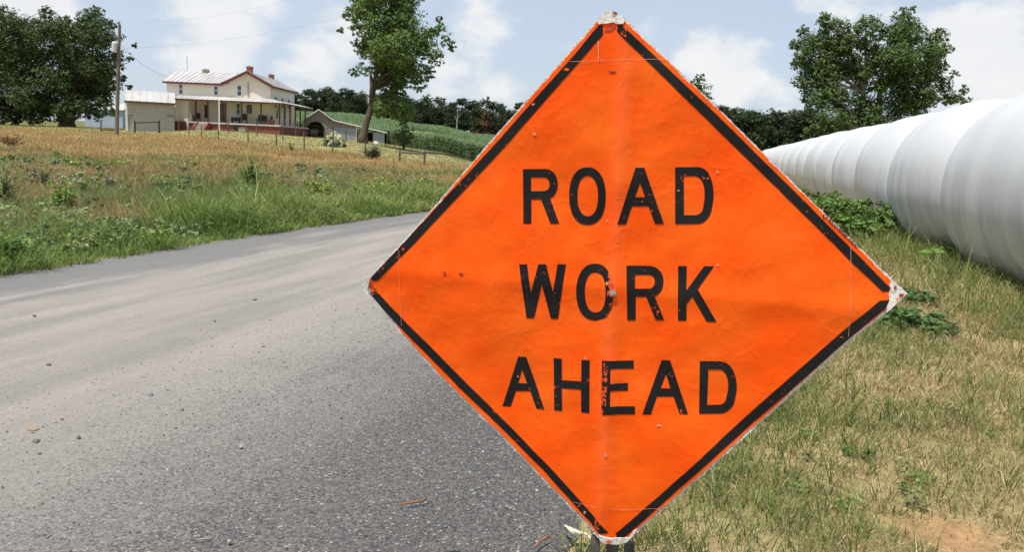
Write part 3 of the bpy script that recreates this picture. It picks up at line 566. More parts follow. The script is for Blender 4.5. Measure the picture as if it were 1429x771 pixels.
# weeds and shrub along the bag
sb = empty('bramble_bush', (9.0, 19.0, 0), 'dense dark green bush growing against the white bag behind the sign', 'bush')
def bushcl(lst, d, dep, sd): return px_clumps(lst, 0, 0, 1, d, dep, sd)
def gclumps(lst, seed):
    return [(tuple(at(px, py, d)), rp*d/F_PX) for px, py, d, rp in lst]
cl = gclumps([(1150, 290, 19, 16), (1170, 295, 18.5, 22), (1195, 300, 18.2, 24), (1225, 302, 17.8, 20), (1245, 318, 17.5, 20), (1215, 325, 17.3, 22), (1185, 318, 17.6, 22), (1250, 335, 17.4, 14), (1160, 278, 20.5, 13), (1235, 338, 17, 12), (1140, 280, 21, 12), (1120, 275, 22, 12), (1206, 284, 18.6, 10), (1240, 292, 18.2, 9)], 1)
crown('foliage', cl, 4200, .055, (.12, .20, .045), 171, sb, sb.location, sub=.4); m = MB(sb.location)
limbs(m, [Vector((9.0, 19.0, 0)), Vector((9.0, 19, .2))], cl, .04, np.random.default_rng(172), 14, .012); m.build('stem', STEM, sb)
for i, (px, py, d, h, rad_, n, sz, c_, lab) in enumerate([(1320, 372, 13.6, .34, .38, 13, .15, (.13, .24, .045), 'pale green fern-like weed at the foot of the white bag'), (1418, 385, 12.2, .3, .2, 10, .10, (.13, .22, .04), 'leafy weed at the right edge beside the bag'), (1345, 378, 13.0, .22, .3, 9, .12, (.11, .2, .04), 'low weed between the pale fern-like one and the right edge'),
    (1262, 458, 7.4, .24, .42, 34, .075, (.09, .16, .045), 'dark spreading weed right of the sign corner'), (1300, 470, 7.2, .16, .3, 22, .06, (.095, .155, .05), 'low dark weed in dry grass to the right of the sign corner weed'), (1275, 428, 8.3, .2, .25, 18, .07, (.09, .16, .045), 'small dark weed behind the right corner of the sign')]):
    k_ = ray(px, py); p = Vector(np.array([0, 0, CAM_H])+k_*(-CAM_H/k_[2])); p.z = tz(p.x, p.y)
    plant('verge_weed', lab, 'weed', p, h, rad_, n, sz, c_, 180+i, 'weeds on the grass verge', long=1.25)

# ------------------------------------------------------------------ silage bag
def silage():
    ax = Vector((.2288, .9735, 0)).normalized(); nrm = Vector((ax.y, -ax.x, 0)); base = Vector((7.85, 12.97, 0)); L0, L1 = -9.0, 78.0; ns, nc = 1300, 72
    ss = np.linspace(L0, L1, ns); phi = np.linspace(0, 2*np.pi, nc, endpoint=False); r_ = np.random.default_rng(5)
    PER = 4.7; off = 1.0
    knots = np.arange(-40, 100)*PER+off
    V = []
    hw = {}
    for s in ss:
        k = math.floor((s-off)/PER); f = (s-off)/PER-k; rr = random.Random(k*13+5); amp = rr.uniform(.17, .24); top = rr.uniform(-.05, .05); tilt = rr.uniform(-.2, .2); asym = rr.uniform(.35, .6)
        g = f**(math.log(.5)/math.log(asym)); hump = (math.sin(math.pi*g))**.5
        f2 = rr.uniform(.4, .62); sub = -1.6*math.exp(-((f-f2)/.07)**2)
        ripple = .004*math.sin(s*2.9+1.3*math.sin(s*1.1))
        endk = max(0, 1-max(0, (L0+2.5-s)/2.5)**2) if s < L0+2.5 else (max(0, 1-((s-L1+2)/2)**2) if s > L1-2 else 1); endk = math.sqrt(max(endk, .0004))
        # superelliptic section resting on the ground
        ca, sa = np.cos(phi), np.sin(phi)
        hx = (1.58+.02*math.sin(s*.8))*(1-amp+amp*hump+.010*sub)*endk; hz = (1.54+top*.5)*(1-amp*.85+amp*.85*hump+.008*sub)*endk
        lump = ripple*(1+.8*np.sin(3*phi+s*.9)) + .012*np.sin(2*phi+s*1.1+tilt*5)
        x = np.sign(ca)*np.abs(ca)**.92*hx*(1+lump); z = np.sign(sa)*np.abs(sa)**.95*hz*(1+lump)
        z = np.where(z < -.93*hz, -.93*hz+(z+.93*hz)*.1, z)
        sh = tilt*.12*np.sin(phi)
        c = base+nrm*.28
        for k_ in range(nc):
            p = c+ax*(s+sh[k_])+nrm*x[k_]; V.append((p.x, p.y, tz(p.x, p.y)-.03+z[k_]+.93*1.42))
    i, j = np.meshgrid(np.arange(ns-1), np.arange(nc), indexing='ij'); q_ = (i*nc+j).ravel(); q2 = (i*nc+(j+1) % nc).ravel()
    Fc = np.stack([q_, q2, q2+nc, q_+nc], 1)[:, ::-1]
    me = big_mesh('silage_bag', V, Fc)
    a = me.attributes.new('wrap', 'FLOAT_VECTOR', 'POINT'); S2 = np.repeat(ss, nc); P2 = np.tile(np.abs((phi-np.pi/2+np.pi) % (2*np.pi)-np.pi), ns); a.data.foreach_set('vector', np.stack([S2, P2, 0*S2], -1).astype(np.float32).ravel())
    m = bpy.data.materials.new('white_plastic_film'); m.use_nodes = True; t = m.node_tree; b = t.nodes['Principled BSDF']; nn = t.nodes.new; ln = t.links.new
    at_ = nn('ShaderNodeAttribute'); at_.attribute_name = 'wrap'; mp = nn('ShaderNodeMapping'); mp.inputs['Scale'].default_value = (2.0, .35, 1); ln(at_.outputs['Vector'], mp.inputs[0])
    n1 = nn('ShaderNodeTexNoise'); n1.inputs['Scale'].default_value = 1.0; n1.inputs['Detail'].default_value = 5; n1.inputs['Roughness'].default_value = .6; ln(mp.outputs[0], n1.inputs[0])
    sp = nn('ShaderNodeSeparateXYZ'); ln(at_.outputs['Vector'], sp.inputs[0])
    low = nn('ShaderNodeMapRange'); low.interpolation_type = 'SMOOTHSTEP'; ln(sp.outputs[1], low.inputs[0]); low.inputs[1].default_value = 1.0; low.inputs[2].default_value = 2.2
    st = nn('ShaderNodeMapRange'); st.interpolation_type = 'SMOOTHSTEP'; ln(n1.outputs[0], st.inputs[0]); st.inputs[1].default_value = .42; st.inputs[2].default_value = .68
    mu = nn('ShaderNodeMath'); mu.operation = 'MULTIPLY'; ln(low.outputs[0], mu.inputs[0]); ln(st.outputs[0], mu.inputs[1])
    r = nn('ShaderNodeMix'); r.data_type = 'RGBA'; ln(mu.outputs[0], r.inputs[0]); r.inputs[6].default_value = (.54, .545, .545, 1); r.inputs[7].default_value = (.36, .385, .42, 1)  # blue-grey streaks in the stretched film, stronger down its flank
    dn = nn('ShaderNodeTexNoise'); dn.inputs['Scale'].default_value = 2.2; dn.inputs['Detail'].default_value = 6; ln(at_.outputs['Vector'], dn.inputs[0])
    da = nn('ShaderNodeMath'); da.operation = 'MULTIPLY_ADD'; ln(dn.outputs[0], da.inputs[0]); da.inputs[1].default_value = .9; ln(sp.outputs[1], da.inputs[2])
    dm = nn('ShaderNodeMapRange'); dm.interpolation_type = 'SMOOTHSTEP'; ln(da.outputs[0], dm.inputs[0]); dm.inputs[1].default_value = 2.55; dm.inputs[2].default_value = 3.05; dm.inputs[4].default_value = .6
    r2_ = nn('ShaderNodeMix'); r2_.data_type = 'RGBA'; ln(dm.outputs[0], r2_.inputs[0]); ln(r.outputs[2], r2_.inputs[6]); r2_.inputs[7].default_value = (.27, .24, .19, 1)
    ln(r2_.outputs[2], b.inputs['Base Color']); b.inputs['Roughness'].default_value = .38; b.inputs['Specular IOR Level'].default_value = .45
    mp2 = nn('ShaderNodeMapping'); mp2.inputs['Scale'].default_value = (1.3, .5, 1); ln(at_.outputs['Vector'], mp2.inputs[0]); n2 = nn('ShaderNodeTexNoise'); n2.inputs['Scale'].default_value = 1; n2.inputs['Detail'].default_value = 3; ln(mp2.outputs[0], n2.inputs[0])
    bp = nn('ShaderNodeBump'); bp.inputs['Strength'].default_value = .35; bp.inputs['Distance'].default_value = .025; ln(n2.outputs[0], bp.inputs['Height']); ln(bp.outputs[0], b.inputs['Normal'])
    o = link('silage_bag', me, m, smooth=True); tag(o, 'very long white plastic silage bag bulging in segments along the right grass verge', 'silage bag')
silage()

# ------------------------------------------------------------------ orange sign
yaw, tilt = R(-14), R(-3)
SN = Vector((math.sin(yaw)*math.cos(tilt), -math.cos(yaw)*math.cos(tilt), math.sin(tilt))); SUx = Vector((0, 0, 1)).cross(SN).normalized(); SVx = SN.cross(SUx)
SO = Vector((.3662, 2.7083, .3080))
def uv(px, py):
    k = Vector(ray(px, py)); c = Vector((0, 0, CAM_H)); t = (SO-c).dot(SN)/k.dot(SN); p = c+k*t-SO; return (p.dot(SUx), p.dot(SVx))
gx, gy = SO.x-.02, SO.y+.03
sign = empty('road_work_sign', (gx, gy, 0), 'orange diamond ROAD WORK AHEAD roll-up sign on a low stand at the road edge', 'sign')
PM = Matrix(((SUx.x, SVx.x, SN.x, SO.x-gx), (SUx.y, SVx.y, SN.y, SO.y-gy), (SUx.z, SVx.z, SN.z, SO.z), (0, 0, 0, 1)))
CU, CV = uv(855, 404)
def wob(u, v):                             # the sheet bellies between its two crossed ribs
    u0, v0 = u-CU, v-CV; w_ = .009*math.exp(-(u0/.03)**2)-.003*math.exp(-((u0+.03)/.012)**2)+.0035*math.exp(-(v0/.04)**2)
    w_ += .0045*math.sin(6.1*u+1.3*v+.4)*math.sin(5.2*v-1.1*u)+.0026*math.sin(14*u+6*v)*math.sin(11*v-5*u+1)+.0012*math.sin(33*u-14*v)*math.sin(27*v+9*u)
    r2 = u0*u0+v0*v0; w_ -= .010*math.exp(-((abs(u0)-.32)**2+(abs(v0)-.3)**2)/.05)
    return w_
def sheet(name, polys, m, parent, lift, step=.02, thick=0.0, holes=()):
    bm = bmesh.new()
    for p in polys:
        vs = [bm.verts.new((x, y, 0)) for x, y in p]
        for tr_ in tessellate_polygon([[Vector((x, y, 0)) for x, y in p]]): bm.faces.new([vs[i] for i in tr_])
    us = [v.co.x for v in bm.verts]; vv = [v.co.y for v in bm.verts]
    for ax_, lo, hi in ((0, min(us), max(us)), (1, min(vv), max(vv))):
        x = math.floor(lo/step)*step
        while x < hi:
            co = Vector((x, 0, 0)) if ax_ == 0 else Vector((0, x, 0)); no = Vector((1, 0, 0)) if ax_ == 0 else Vector((0, 1, 0))
            bmesh.ops.bisect_plane(bm, geom=bm.verts[:]+bm.edges[:]+bm.faces[:], plane_co=co, plane_no=no, dist=1e-6); x += step
    bmesh.ops.recalc_face_normals(bm, faces=bm.faces[:])
    for f in bm.faces:
        if f.normal.z < 0: f.normal_flip()
    if thick:
        r = bmesh.ops.extrude_face_region(bm, geom=bm.faces[:])
        for g in r['geom']:
            if isinstance(g, bmesh.types.BMVert): g.co.z -= thick
        bmesh.ops.recalc_face_normals(bm, faces=bm.faces[:])
    for v in bm.verts: v.co.z += wob(v.co.x, v.co.y)+lift
    me = bpy.data.meshes.new(name); bm.to_mesh(me); bm.free()
    o = link(name, me, m, parent, smooth=not thick); return o
def jag(pts, step, amp, seed, bias=0.0):
    r_ = random.Random(seed); o = []; n = len(pts)
    cu = sum(p[0] for p in pts)/n; cv_ = sum(p[1] for p in pts)/n; lowf = 0
    for i in range(n):
        a, b = pts[i], pts[(i+1) % n]; ln = math.hypot(b[0]-a[0], b[1]-a[1]); k = max(1, int(ln/step)); nx, ny = (b[1]-a[1])/ln, -(b[0]-a[0])/ln
        if nx*(cu-a[0])+ny*(cv_-a[1]) < 0: nx, ny = -nx, -ny
        for q_ in range(k):
            f = q_/k; lowf = lowf*.75+r_.uniform(-1, 1)*.5; e = (abs(lowf)*amp*.8+r_.random()*amp*.55+bias)*(1 if q_ else .4)
            if r_.random() < .05: e += amp*r_.uniform(.4, 1.1)
            o.append((a[0]+(b[0]-a[0])*f+nx*e, a[1]+(b[1]-a[1])*f+ny*e))
    return o
def wear_mat(name, main, under, thr, scale, rough, extra_fold=False, bump=.25, spec=.4, c2=None, ridges=False):
    """print on vinyl: flakes off in specks (under shows), more along the sheet's middle fold"""
    m = bpy.data.materials.new(name); m.use_nodes = True; t = m.node_tree; b = t.nodes['Principled BSDF']; nn = t.nodes.new; ln = t.links.new
    tc_ = nn('ShaderNodeTexCoord'); n1 = nn('ShaderNodeTexNoise'); n1.inputs['Scale'].default_value = scale; n1.inputs['Detail'].default_value = 7; n1.inputs['Roughness'].default_value = .7; ln(tc_.outputs['Object'], n1.inputs[0])
    n2 = nn('ShaderNodeTexNoise'); n2.inputs['Scale'].default_value = 7; n2.inputs['Detail'].default_value = 3; ln(tc_.outputs['Object'], n2.inputs[0])
    def mt(op, a, b_):
        n = nn('ShaderNodeMath'); n.operation = op
        for i, x in enumerate((a, b_)):
            if isinstance(x, (int, float)): n.inputs[i].default_value = x
            else: ln(x, n.inputs[i])
        return n.outputs[0]
    v = mt('ADD', n1.outputs[0], mt('MULTIPLY', mt('SUBTRACT', n2.outputs[0], .5), .5))
    if extra_fold:
        s = nn('ShaderNodeSeparateXYZ'); ln(tc_.outputs['Object'], s.inputs[0]); e = mt('ABSOLUTE', mt('SUBTRACT', s.outputs[0], CU-.008), 0); e = mt('MULTIPLY', mt('LESS_THAN', e, .008), .16); v = mt('ADD', v, e)
    mr = nn('ShaderNodeMapRange'); ln(v, mr.inputs[0]); mr.inputs[1].default_value = thr; mr.inputs[2].default_value = thr+.03
    base = nn('ShaderNodeMix'); base.data_type = 'RGBA'; base.inputs[6].default_value = (*main, 1); base.inputs[7].default_value = (*(c2 or main), 1)
    n3 = nn('ShaderNodeTexNoise'); n3.inputs['Scale'].default_value = 5; n3.inputs['Detail'].default_value = 5; ln(tc_.outputs['Object'], n3.inputs[0])
    m3 = nn('ShaderNodeMapRange'); ln(n3.outputs[0], m3.inputs[0]); m3.inputs[1].default_value = .38; m3.inputs[2].default_value = .66; ln(m3.outputs[0], base.inputs[0])
    mx = nn('ShaderNodeMix'); mx.data_type = 'RGBA'; ln(mr.outputs[0], mx.inputs[0]); ln(base.outputs[2], mx.inputs[6]); mx.inputs[7].default_value = (*under, 1); ln(mx.outputs[2], b.inputs['Base Color'])
    b.inputs['Roughness'].default_value = rough; b.inputs['Specular IOR Level'].default_value = spec
    bn = nn('ShaderNodeTexNoise'); bn.inputs['Scale'].default_value = 13; bn.inputs['Detail'].default_value = 3; bn.inputs['Distortion'].default_value = .15; ln(tc_.outputs['Object'], bn.inputs[0])
    bp = nn('ShaderNodeBump'); bp.inputs['Strength'].default_value = bump; bp.inputs['Distance'].default_value = .012; ln(bn.outputs[0], bp.inputs['Height'])
    if ridges:                             # thin creases crossing the vinyl, and the paler rubbed band on its middle fold
        hsum = None
        for sc_, st_ in ((3.2, (1, 1.6, 1)), (7.5, (1.5, 1, 1))):
            mpp = nn('ShaderNodeMapping'); mpp.inputs['Scale'].default_value = st_; ln(tc_.outputs['Object'], mpp.inputs[0])
            rn = nn('ShaderNodeTexNoise'); rn.inputs['Scale'].default_value = sc_; rn.inputs['Detail'].default_value = 2; ln(mpp.outputs[0], rn.inputs[0])
            e = mt('SUBTRACT', 1.0, mt('MULTIPLY', mt('ABSOLUTE', mt('SUBTRACT', rn.outputs[0], .5), 0), 9.0)); e = mt('MAXIMUM', e, 0.0); e = mt('MULTIPLY', mt('POWER', e, 3.0), mt('GREATER_THAN', n2.outputs[0], .47))
            hsum = e if hsum is None else mt('ADD', hsum, e)
        b3 = nn('ShaderNodeBump'); b3.inputs['Strength'].default_value = .2; b3.inputs['Distance'].default_value = .0022; ln(hsum, b3.inputs['Height']); ln(bp.outputs[0], b3.inputs['Normal']); bp = b3
        s = nn('ShaderNodeSeparateXYZ'); ln(tc_.outputs['Object'], s.inputs[0]); fo = mt('SUBTRACT', 1.0, mt('MULTIPLY', mt('ABSOLUTE', mt('SUBTRACT', s.outputs[0], CU), 0), 26.0)); fo = mt('MULTIPLY', mt('MAXIMUM', fo, 0.0), .16)
        m4 = nn('ShaderNodeMix'); m4.data_type = 'RGBA'; ln(fo, m4.inputs[0]); ln(mx.outputs[2], m4.inputs[6]); m4.inputs[7].default_value = (1.0, .22, .09, 1); ln(m4.outputs[2], b.inputs['Base Color'])
    fn = nn('ShaderNodeTexNoise'); fn.inputs['Scale'].default_value = 420; fn.inputs['Detail'].default_value = 2; ln(tc_.outputs['Object'], fn.inputs[0])
    b2 = nn('ShaderNodeBump'); b2.inputs['Strength'].default_value = .12; b2.inputs['Distance'].default_value = .001; ln(fn.outputs[0], b2.inputs['Height']); ln(bp.outputs[0], b2.inputs['Normal']); ln(b2.outputs[0], b.inputs['Normal'])
    return m
ORANGE = wear_mat('orange_vinyl', (.98, .098, .004), (.80, .20, .11), .78, 26, .5, c2=(1.0, .145, .010), spec=.12, bump=.26, ridges=True)
BLACK = wear_mat('black_print', (.010, .010, .011), (.75, .10, .02), .655, 60, .55, True, c2=(.018, .017, .017), bump=.15, spec=.18)
SCRIM = mat('white_scrim_cloth', (.46, .42, .35), (.80, .77, .71), 110, .9, .8, 300, dist=.003, lo=.36, hi=.54)
THREAD = mat('pale_crease', (.66, .42, .30), (.62, .26, .14), 40, .8)
REDSCUFF = mat('dark_red_scuff', (.22, .03, .015), (.55, .06, .02), 90, .7)
edge = [(509, 397), (600, 296), (680, 201.5), (756, 117), (834, 29), (851, 17), (868, 24), (929, 81), (1000, 149), (1130, 278), (1262, 408), (1250, 423), (1172, 485.5), (1062, 589), (960, 680), (874, 753), (853, 755), (836, 748), (720, 630), (611, 522), (560, 464)]
panel = sheet('sign_face', [jag([uv(*p) for p in edge], .008, .0035, 11, .0012)], ORANGE, sign, .0015); panel.matrix_local = PM
back = sheet('backing_cloth', [jag([uv(*p) for p in [(506, 398), (600, 294), (680, 199.5), (756, 114.5), (833, 26), (851, 13), (870, 22), (930, 80.5), (1001, 148.6), (1131.5, 278.2), (1266, 409), (1254, 424), (1174, 488), (1064, 591), (962, 682), (876, 755), (853, 757), (834, 750), (719, 632), (609, 523), (557, 465)]], .006, .003, 12)], SCRIM, sign, -.0012, thick=.0012); back.matrix_local = PM
def child(name, polys, m, lift, step=.02, thick=0.0): return sheet(name, polys, m, panel, lift, step, thick)
def U(poly): return [uv(*p) for p in poly]
# border stripes, one per side
for q_ in ([(516.5, 389), (562, 340.5), (690.4, 200.5), (808, 69.5), (836, 35), (841.5, 35), (842, 49), (792, 105.8), (708.5, 200), (578, 341), (528, 391.5), (521, 393)],
           [(868, 34), (862, 34.5), (861, 44), (887, 69.5), (1000, 180.5), (1100, 278.5), (1190, 368), (1228, 404), (1231.5, 407.5), (1240, 407), (1242, 401.5), (1204, 362.6), (1100, 258), (1000, 159.5), (904.6, 69)],
           [(1240.6, 418.5), (1227.6, 419.5), (1190, 449.5), (1080, 547), (952, 663.6), (859, 744.6), (862, 751), (869, 752.5), (973, 660.5), (1100, 549), (1200, 460), (1235, 431), (1240, 424)],
           [(514.5, 410), (521, 407), (528.4, 410.5), (556.4, 439), (640, 524.5), (774.6, 660), (850, 743.5), (838, 744.5), (762, 660.5), (640, 541), (542, 440.5)]):
    child('border_stripe', [jag(U(q_), .02, .0009, len(q_))], BLACK, .0028)
# letters: outlines read in enlarged crops, brought to the sheet's own plane
def gl(o, s, pts): return [uv(o[0]+x/s, o[1]+y/s) for x, y in pts]
def ell(cx, cy, rx, ry, n=44, e=2.25):
    return [(cx+rx*math.copysign(abs(math.cos(a))**(2/e), math.cos(a)), cy+ry*math.copysign(abs(math.sin(a))**(2/e), math.sin(a))) for a in [2*math.pi*(k+.5)/n for k in range(n)]]
def ringpoly(outer, inner):                # outline with a hole, cut into two halves through the hole
    return outer, inner
S1, S2 = 7.0067, 6.805
def arc(p0, p1, p2, n=8):                  # quadratic curve
    return [((1-t)**2*p0[0]+2*t*(1-t)*p1[0]+t*t*p2[0], (1-t)**2*p0[1]+2*t*(1-t)*p1[1]+t*t*p2[1]) for t in [k/n for k in range(n+1)]]
R_out = lambda: [(97, 115)]+arc((310, 112), (395, 113), (427, 190))+arc((437, 225), (448, 300), (412, 360), 6)+[(390, 388), (365, 400), (455, 648), (370, 648), (278, 412), (180, 412), (183, 648), (105, 648)]
R_in = lambda: [(178, 195), (300, 195)]+arc((315, 196), (360, 205), (360, 262), 6)+arc((360, 275), (352, 325), (305, 330), 6)+[(178, 331)]
R2o = [(100, 112)]+arc((310, 115), (405, 120), (445, 195))+arc((458, 230), (470, 310), (435, 365), 6)+[(412, 392), (376, 412), (468, 648), (385, 648), (295, 418), (190, 415), (188, 648), (107, 648)]
R2i = [(185, 203), (310, 203)]+arc((325, 204), (376, 215), (376, 270), 6)+arc((376, 285), (365, 333), (320, 338), 6)+[(183, 337)]
glyphs = [((715, 220), S1, R_out(), R_in()), ((715, 220), S1, ell(733, 378, 181, 283), ell(735, 378, 102, 198)),
    ((855, 220), S1, [(225, 98), (310, 98), (500, 653), (415, 653), (350, 477), (190, 477), (130, 653), (48, 653)], [(268, 248), (318, 388), (218, 388)]),
    ((855, 220), S1, [(610, 95)]+arc((830, 94), (920, 98), (958, 200), 6)+arc((975, 255), (997, 365), (972, 480), 6)+arc((960, 540), (915, 652), (825, 653), 6)+[(610, 653)], [(695, 183), (800, 183)]+arc((815, 184), (868, 200), (888, 270), 5)+arc((893, 300), (905, 380), (886, 480), 5)+arc((878, 520), (852, 566), (795, 567), 5)+[(695, 567)]),
    ((715, 355), S1, [(68, 98), (145, 98), (183, 378), (255, 98), (330, 98), (398, 370), (443, 98), (523, 98), (445, 635), (373, 635), (288, 295), (212, 627), (138, 627)], None),
    ((715, 355), S1, ell(808, 372, 183, 279), ell(812, 375, 103, 197)), ((860, 355), S1, R2o, R2i),
    ((860, 355), S1, [(603, 118), (688, 118), (686, 355), (725, 300), (860, 118), (955, 118), (797, 342), (980, 662), (885, 660), (745, 415), (686, 490), (686, 652), (603, 652)], None),
    ((690, 490), S1, [(228, 62), (307, 65), (485, 580), (405, 572), (345, 405), (203, 403), (153, 553), (73, 547)], [(265, 190), (313, 330), (225, 325)]),
    ((690, 490), S1, [(577, 75), (657, 80), (657, 290), (850, 298), (850, 90), (932, 92), (928, 607), (848, 602), (848, 378), (657, 368), (660, 590), (583, 585)], None),
    ((830, 490), S2, [(70, 90), (370, 95), (368, 173), (150, 168), (148, 310), (315, 306), (315, 380), (148, 378), (148, 525), (383, 525), (383, 602), (68, 600)], None),
    ((830, 490), S2, [(635, 92), (715, 95), (885, 605), (805, 603), (748, 437), (590, 437), (533, 603), (452, 602)], [(675, 225), (718, 360), (625, 360)]),
    ((830, 490), S2, [(997, 103)]+arc((1185, 102), (1280, 110), (1318, 200), 6)+arc((1335, 250), (1362, 345), (1335, 450), 6)+arc((1320, 515), (1270, 604), (1180, 605), 6)+[(990, 605)], [(1078, 183), (1180, 183)]+arc((1195, 184), (1240, 198), (1258, 260), 5)+arc((1264, 300), (1275, 360), (1252, 440), 5)+arc((1244, 480), (1220, 521), (1180, 522), 5)+[(1065, 525)])]
for (o_, s_, outer, inner) in glyphs:
    po = gl(o_, s_, outer)
    if inner is None: child('letter', [po], BLACK, .0028)
    else:
        pi_ = gl(o_, s_, inner); lst = [[Vector((*p, 0)) for p in po], [Vector((*p, 0)) for p in pi_]]; tris = tessellate_polygon(lst); allp = po+pi_
        child('letter', [[allp[i] for i in tr_] for tr_ in tris], BLACK, .0028)
# small print along the upper right edge
cu_ = bpy.data.curves.new('small_print', 'FONT'); cu_.body = 'ROAD WORK AHEAD'; cu_.size = .022; cu_.resolution_u = 2; cu_.offset = .0006
to = bpy.data.objects.new('small_print', cu_); col.objects.link(to); dg = bpy.context.evaluated_depsgraph_get(); tm = bpy.data.meshes.new_from_object(to.evaluated_get(dg)); bpy.data.objects.remove(to)
p0, p1 = Vector(uv(1155.5, 308.5)), Vector(uv(1196, 346.5)); xs_ = [v.co.x for v in tm.vertices]; ww = max(xs_)-min(xs_); e1 = (p1-p0).normalized(); e2 = Vector((-e1.y, e1.x)); ks = (p1-p0).length/ww
SMALL = wear_mat('small_black_print', (.03, .012, .01), (.8, .10, .02), .70, 160, .5)
bm = bmesh.new(); bm.from_mesh(tm)
for v in bm.verts:
    q_ = p0+e1*(v.co.x-min(xs_))*ks+e2*(v.co.y*.62-.0015); v.co = (q_.x, q_.y, wob(q_.x, q_.y)+.0030)
bm.to_mesh(tm); bm.free(); link('small_print', tm, SMALL, panel)
c0 = Vector(uv(1151.5, 302)); ro = [(c0.x+.0075*math.cos(a), c0.y+.0075*math.sin(a)) for a in [k*.449 for k in range(14)]]; ri = [(c0.x+.0045*math.cos(a), c0.y+.0045*math.sin(a)) for a in [k*.449 for k in range(14)]]
child('print_emblem', [[(ro+ri)[i] for i in tr_] for tr_ in tessellate_polygon([[Vector((*p, 0)) for p in ro], [Vector((*p, 0)) for p in ri]])], SMALL, .0030)
# crease lines left by folding
def strip(pts, wdt): 
    q_ = [Vector(uv(*p)) for p in pts]; l_, r_ = [], []
    for i, p in enumerate(q_):
        d = (q_[min(i+1, len(q_)-1)]-q_[max(i-1, 0)]).normalized(); n_ = Vector((-d.y, d.x))*wdt; l_.append(tuple(p+n_)); r_.append(tuple(p-n_))
    return l_+r_[::-1]
for pts, wd_ in (([(795, 86), (812, 85.5), (870, 83), (931, 82.5)], .0009), ([(800, 701), (830, 707), (870, 711), (921, 709.5)], .0010), ([(557.5, 350), (558, 376), (559, 420), (560.5, 455)], .0007), ([(1187, 343), (1187.2, 372), (1186.5, 420), (1184, 470)], .0009), ([(835.5, 57), (836, 83)], .0022)):
    child('crease', [strip(pts, wd_*.6)], THREAD, .0036, .05)
# worn corners: torn bare cloth and sewn patches
def blot(cx, cy, rx, ry, seed, n=22, rough=.35):
    r_ = random.Random(seed); return [(cx+rx*math.cos(a)*(1+r_.uniform(-rough, rough)), cy+ry*math.sin(a)*(1+r_.uniform(-rough, rough))) for a in [2*math.pi*k/n for k in range(n)]]
child('corner_patch', [U([(833, 29), (838, 24), (845, 17), (852, 13), (858, 16), (866, 22), (873, 28), (871, 33), (864, 34), (856, 31), (848, 33), (840, 33), (836, 34)])], SCRIM, .0052, .012, .002)
child('corner_patch', [U([(504.5, 398), (508, 393), (512, 389), (516, 388), (515.5, 394), (513, 402), (513.5, 411), (511, 413), (507, 407)])], SCRIM, .0052, .012, .003)
child('corner_patch', [U([(1245, 391), (1252, 398), (1266, 409), (1261, 415), (1250, 424), (1242, 432), (1236, 436), (1237, 428), (1241, 420), (1240, 411), (1243, 404), (1241, 397)])], SCRIM, .0052, .012, .002)
child('hem_roll', [U([(836, 745), (842, 748), (853, 751), (866, 750), (878, 750), (884, 741), (889, 738), (884, 748), (874, 757), (860, 760), (846, 758), (838, 753)])], SCRIM, .0060, .01, .006)
for (cx, cy, rx, ry, sd) in ((852, 40, 6, 4.5, 1), (846, 42, 4, 2, 2), (858, 38, 3, 4, 3), (518, 398, 3, 4, 4), (523, 405, 3, 2.2, 5), (519, 411, 3.5, 2, 6), (1249, 401, 2.4, 3.6, 7), (1257, 412, 5, 3, 8), (1252, 417, 2.5, 1.6, 9), (859, 18.5, 4, 2.4, 10), (621.5, 381, 3.2, 2.6, 11), (644.5, 382, 4, 2.2, 12), (856, 100, 6, 3, 13), (850, 755, 5, 3, 14), (791, 97, 4, 2.2, 15), (745, 145, 4, 1.6, 16)):
    child('scuff', [U(blot(cx, cy, rx*.8, ry*.8, sd))], REDSCUFF if sd not in (14, 15, 9) else ORANGE, .0075 if sd in (7, 8, 9, 10, 14) else .0036, .02)
for (cx, cy, rx, ry, sd) in ((848, 395, 3, 3.2, 31), (847, 309, 1.6, 2, 32), (1001, 240, 1.8, 3, 33), (1001, 370, 3, 1.4, 34), (746, 186, 3.2, 2.6, 35), (846, 634, 2, 3, 36), (920, 594, 4, 1.6, 37), (722, 527, 1.6, 2, 38), (744, 146, 3.2, 1.8, 39), (816, 715, 2.6, 3.4, 40), (947, 266, 2.2, 1.4, 41), (1148, 293, 2, 1.4, 42), (817, 500, 2, 2, 43)):
    child('chipped_spot', [U(blot(cx, cy, rx*.75, ry*.75, sd, 11, .6))], THREAD, .0037, .02)
ru, rv = uv(856, 408); m = MB(); w0 = wob(ru, rv)
for (r1, z0, z1) in ((.0105, .001, .004), (.0055, .004, .0065)): m.tube([(ru, rv, w0+z0), (ru, rv, w0+z1)], r1, 14)
m.build('rivet', mat('dull_grey_metal', (.30, .29, .26), (.55, .53, .48), 120, .5, metal=.4), panel)
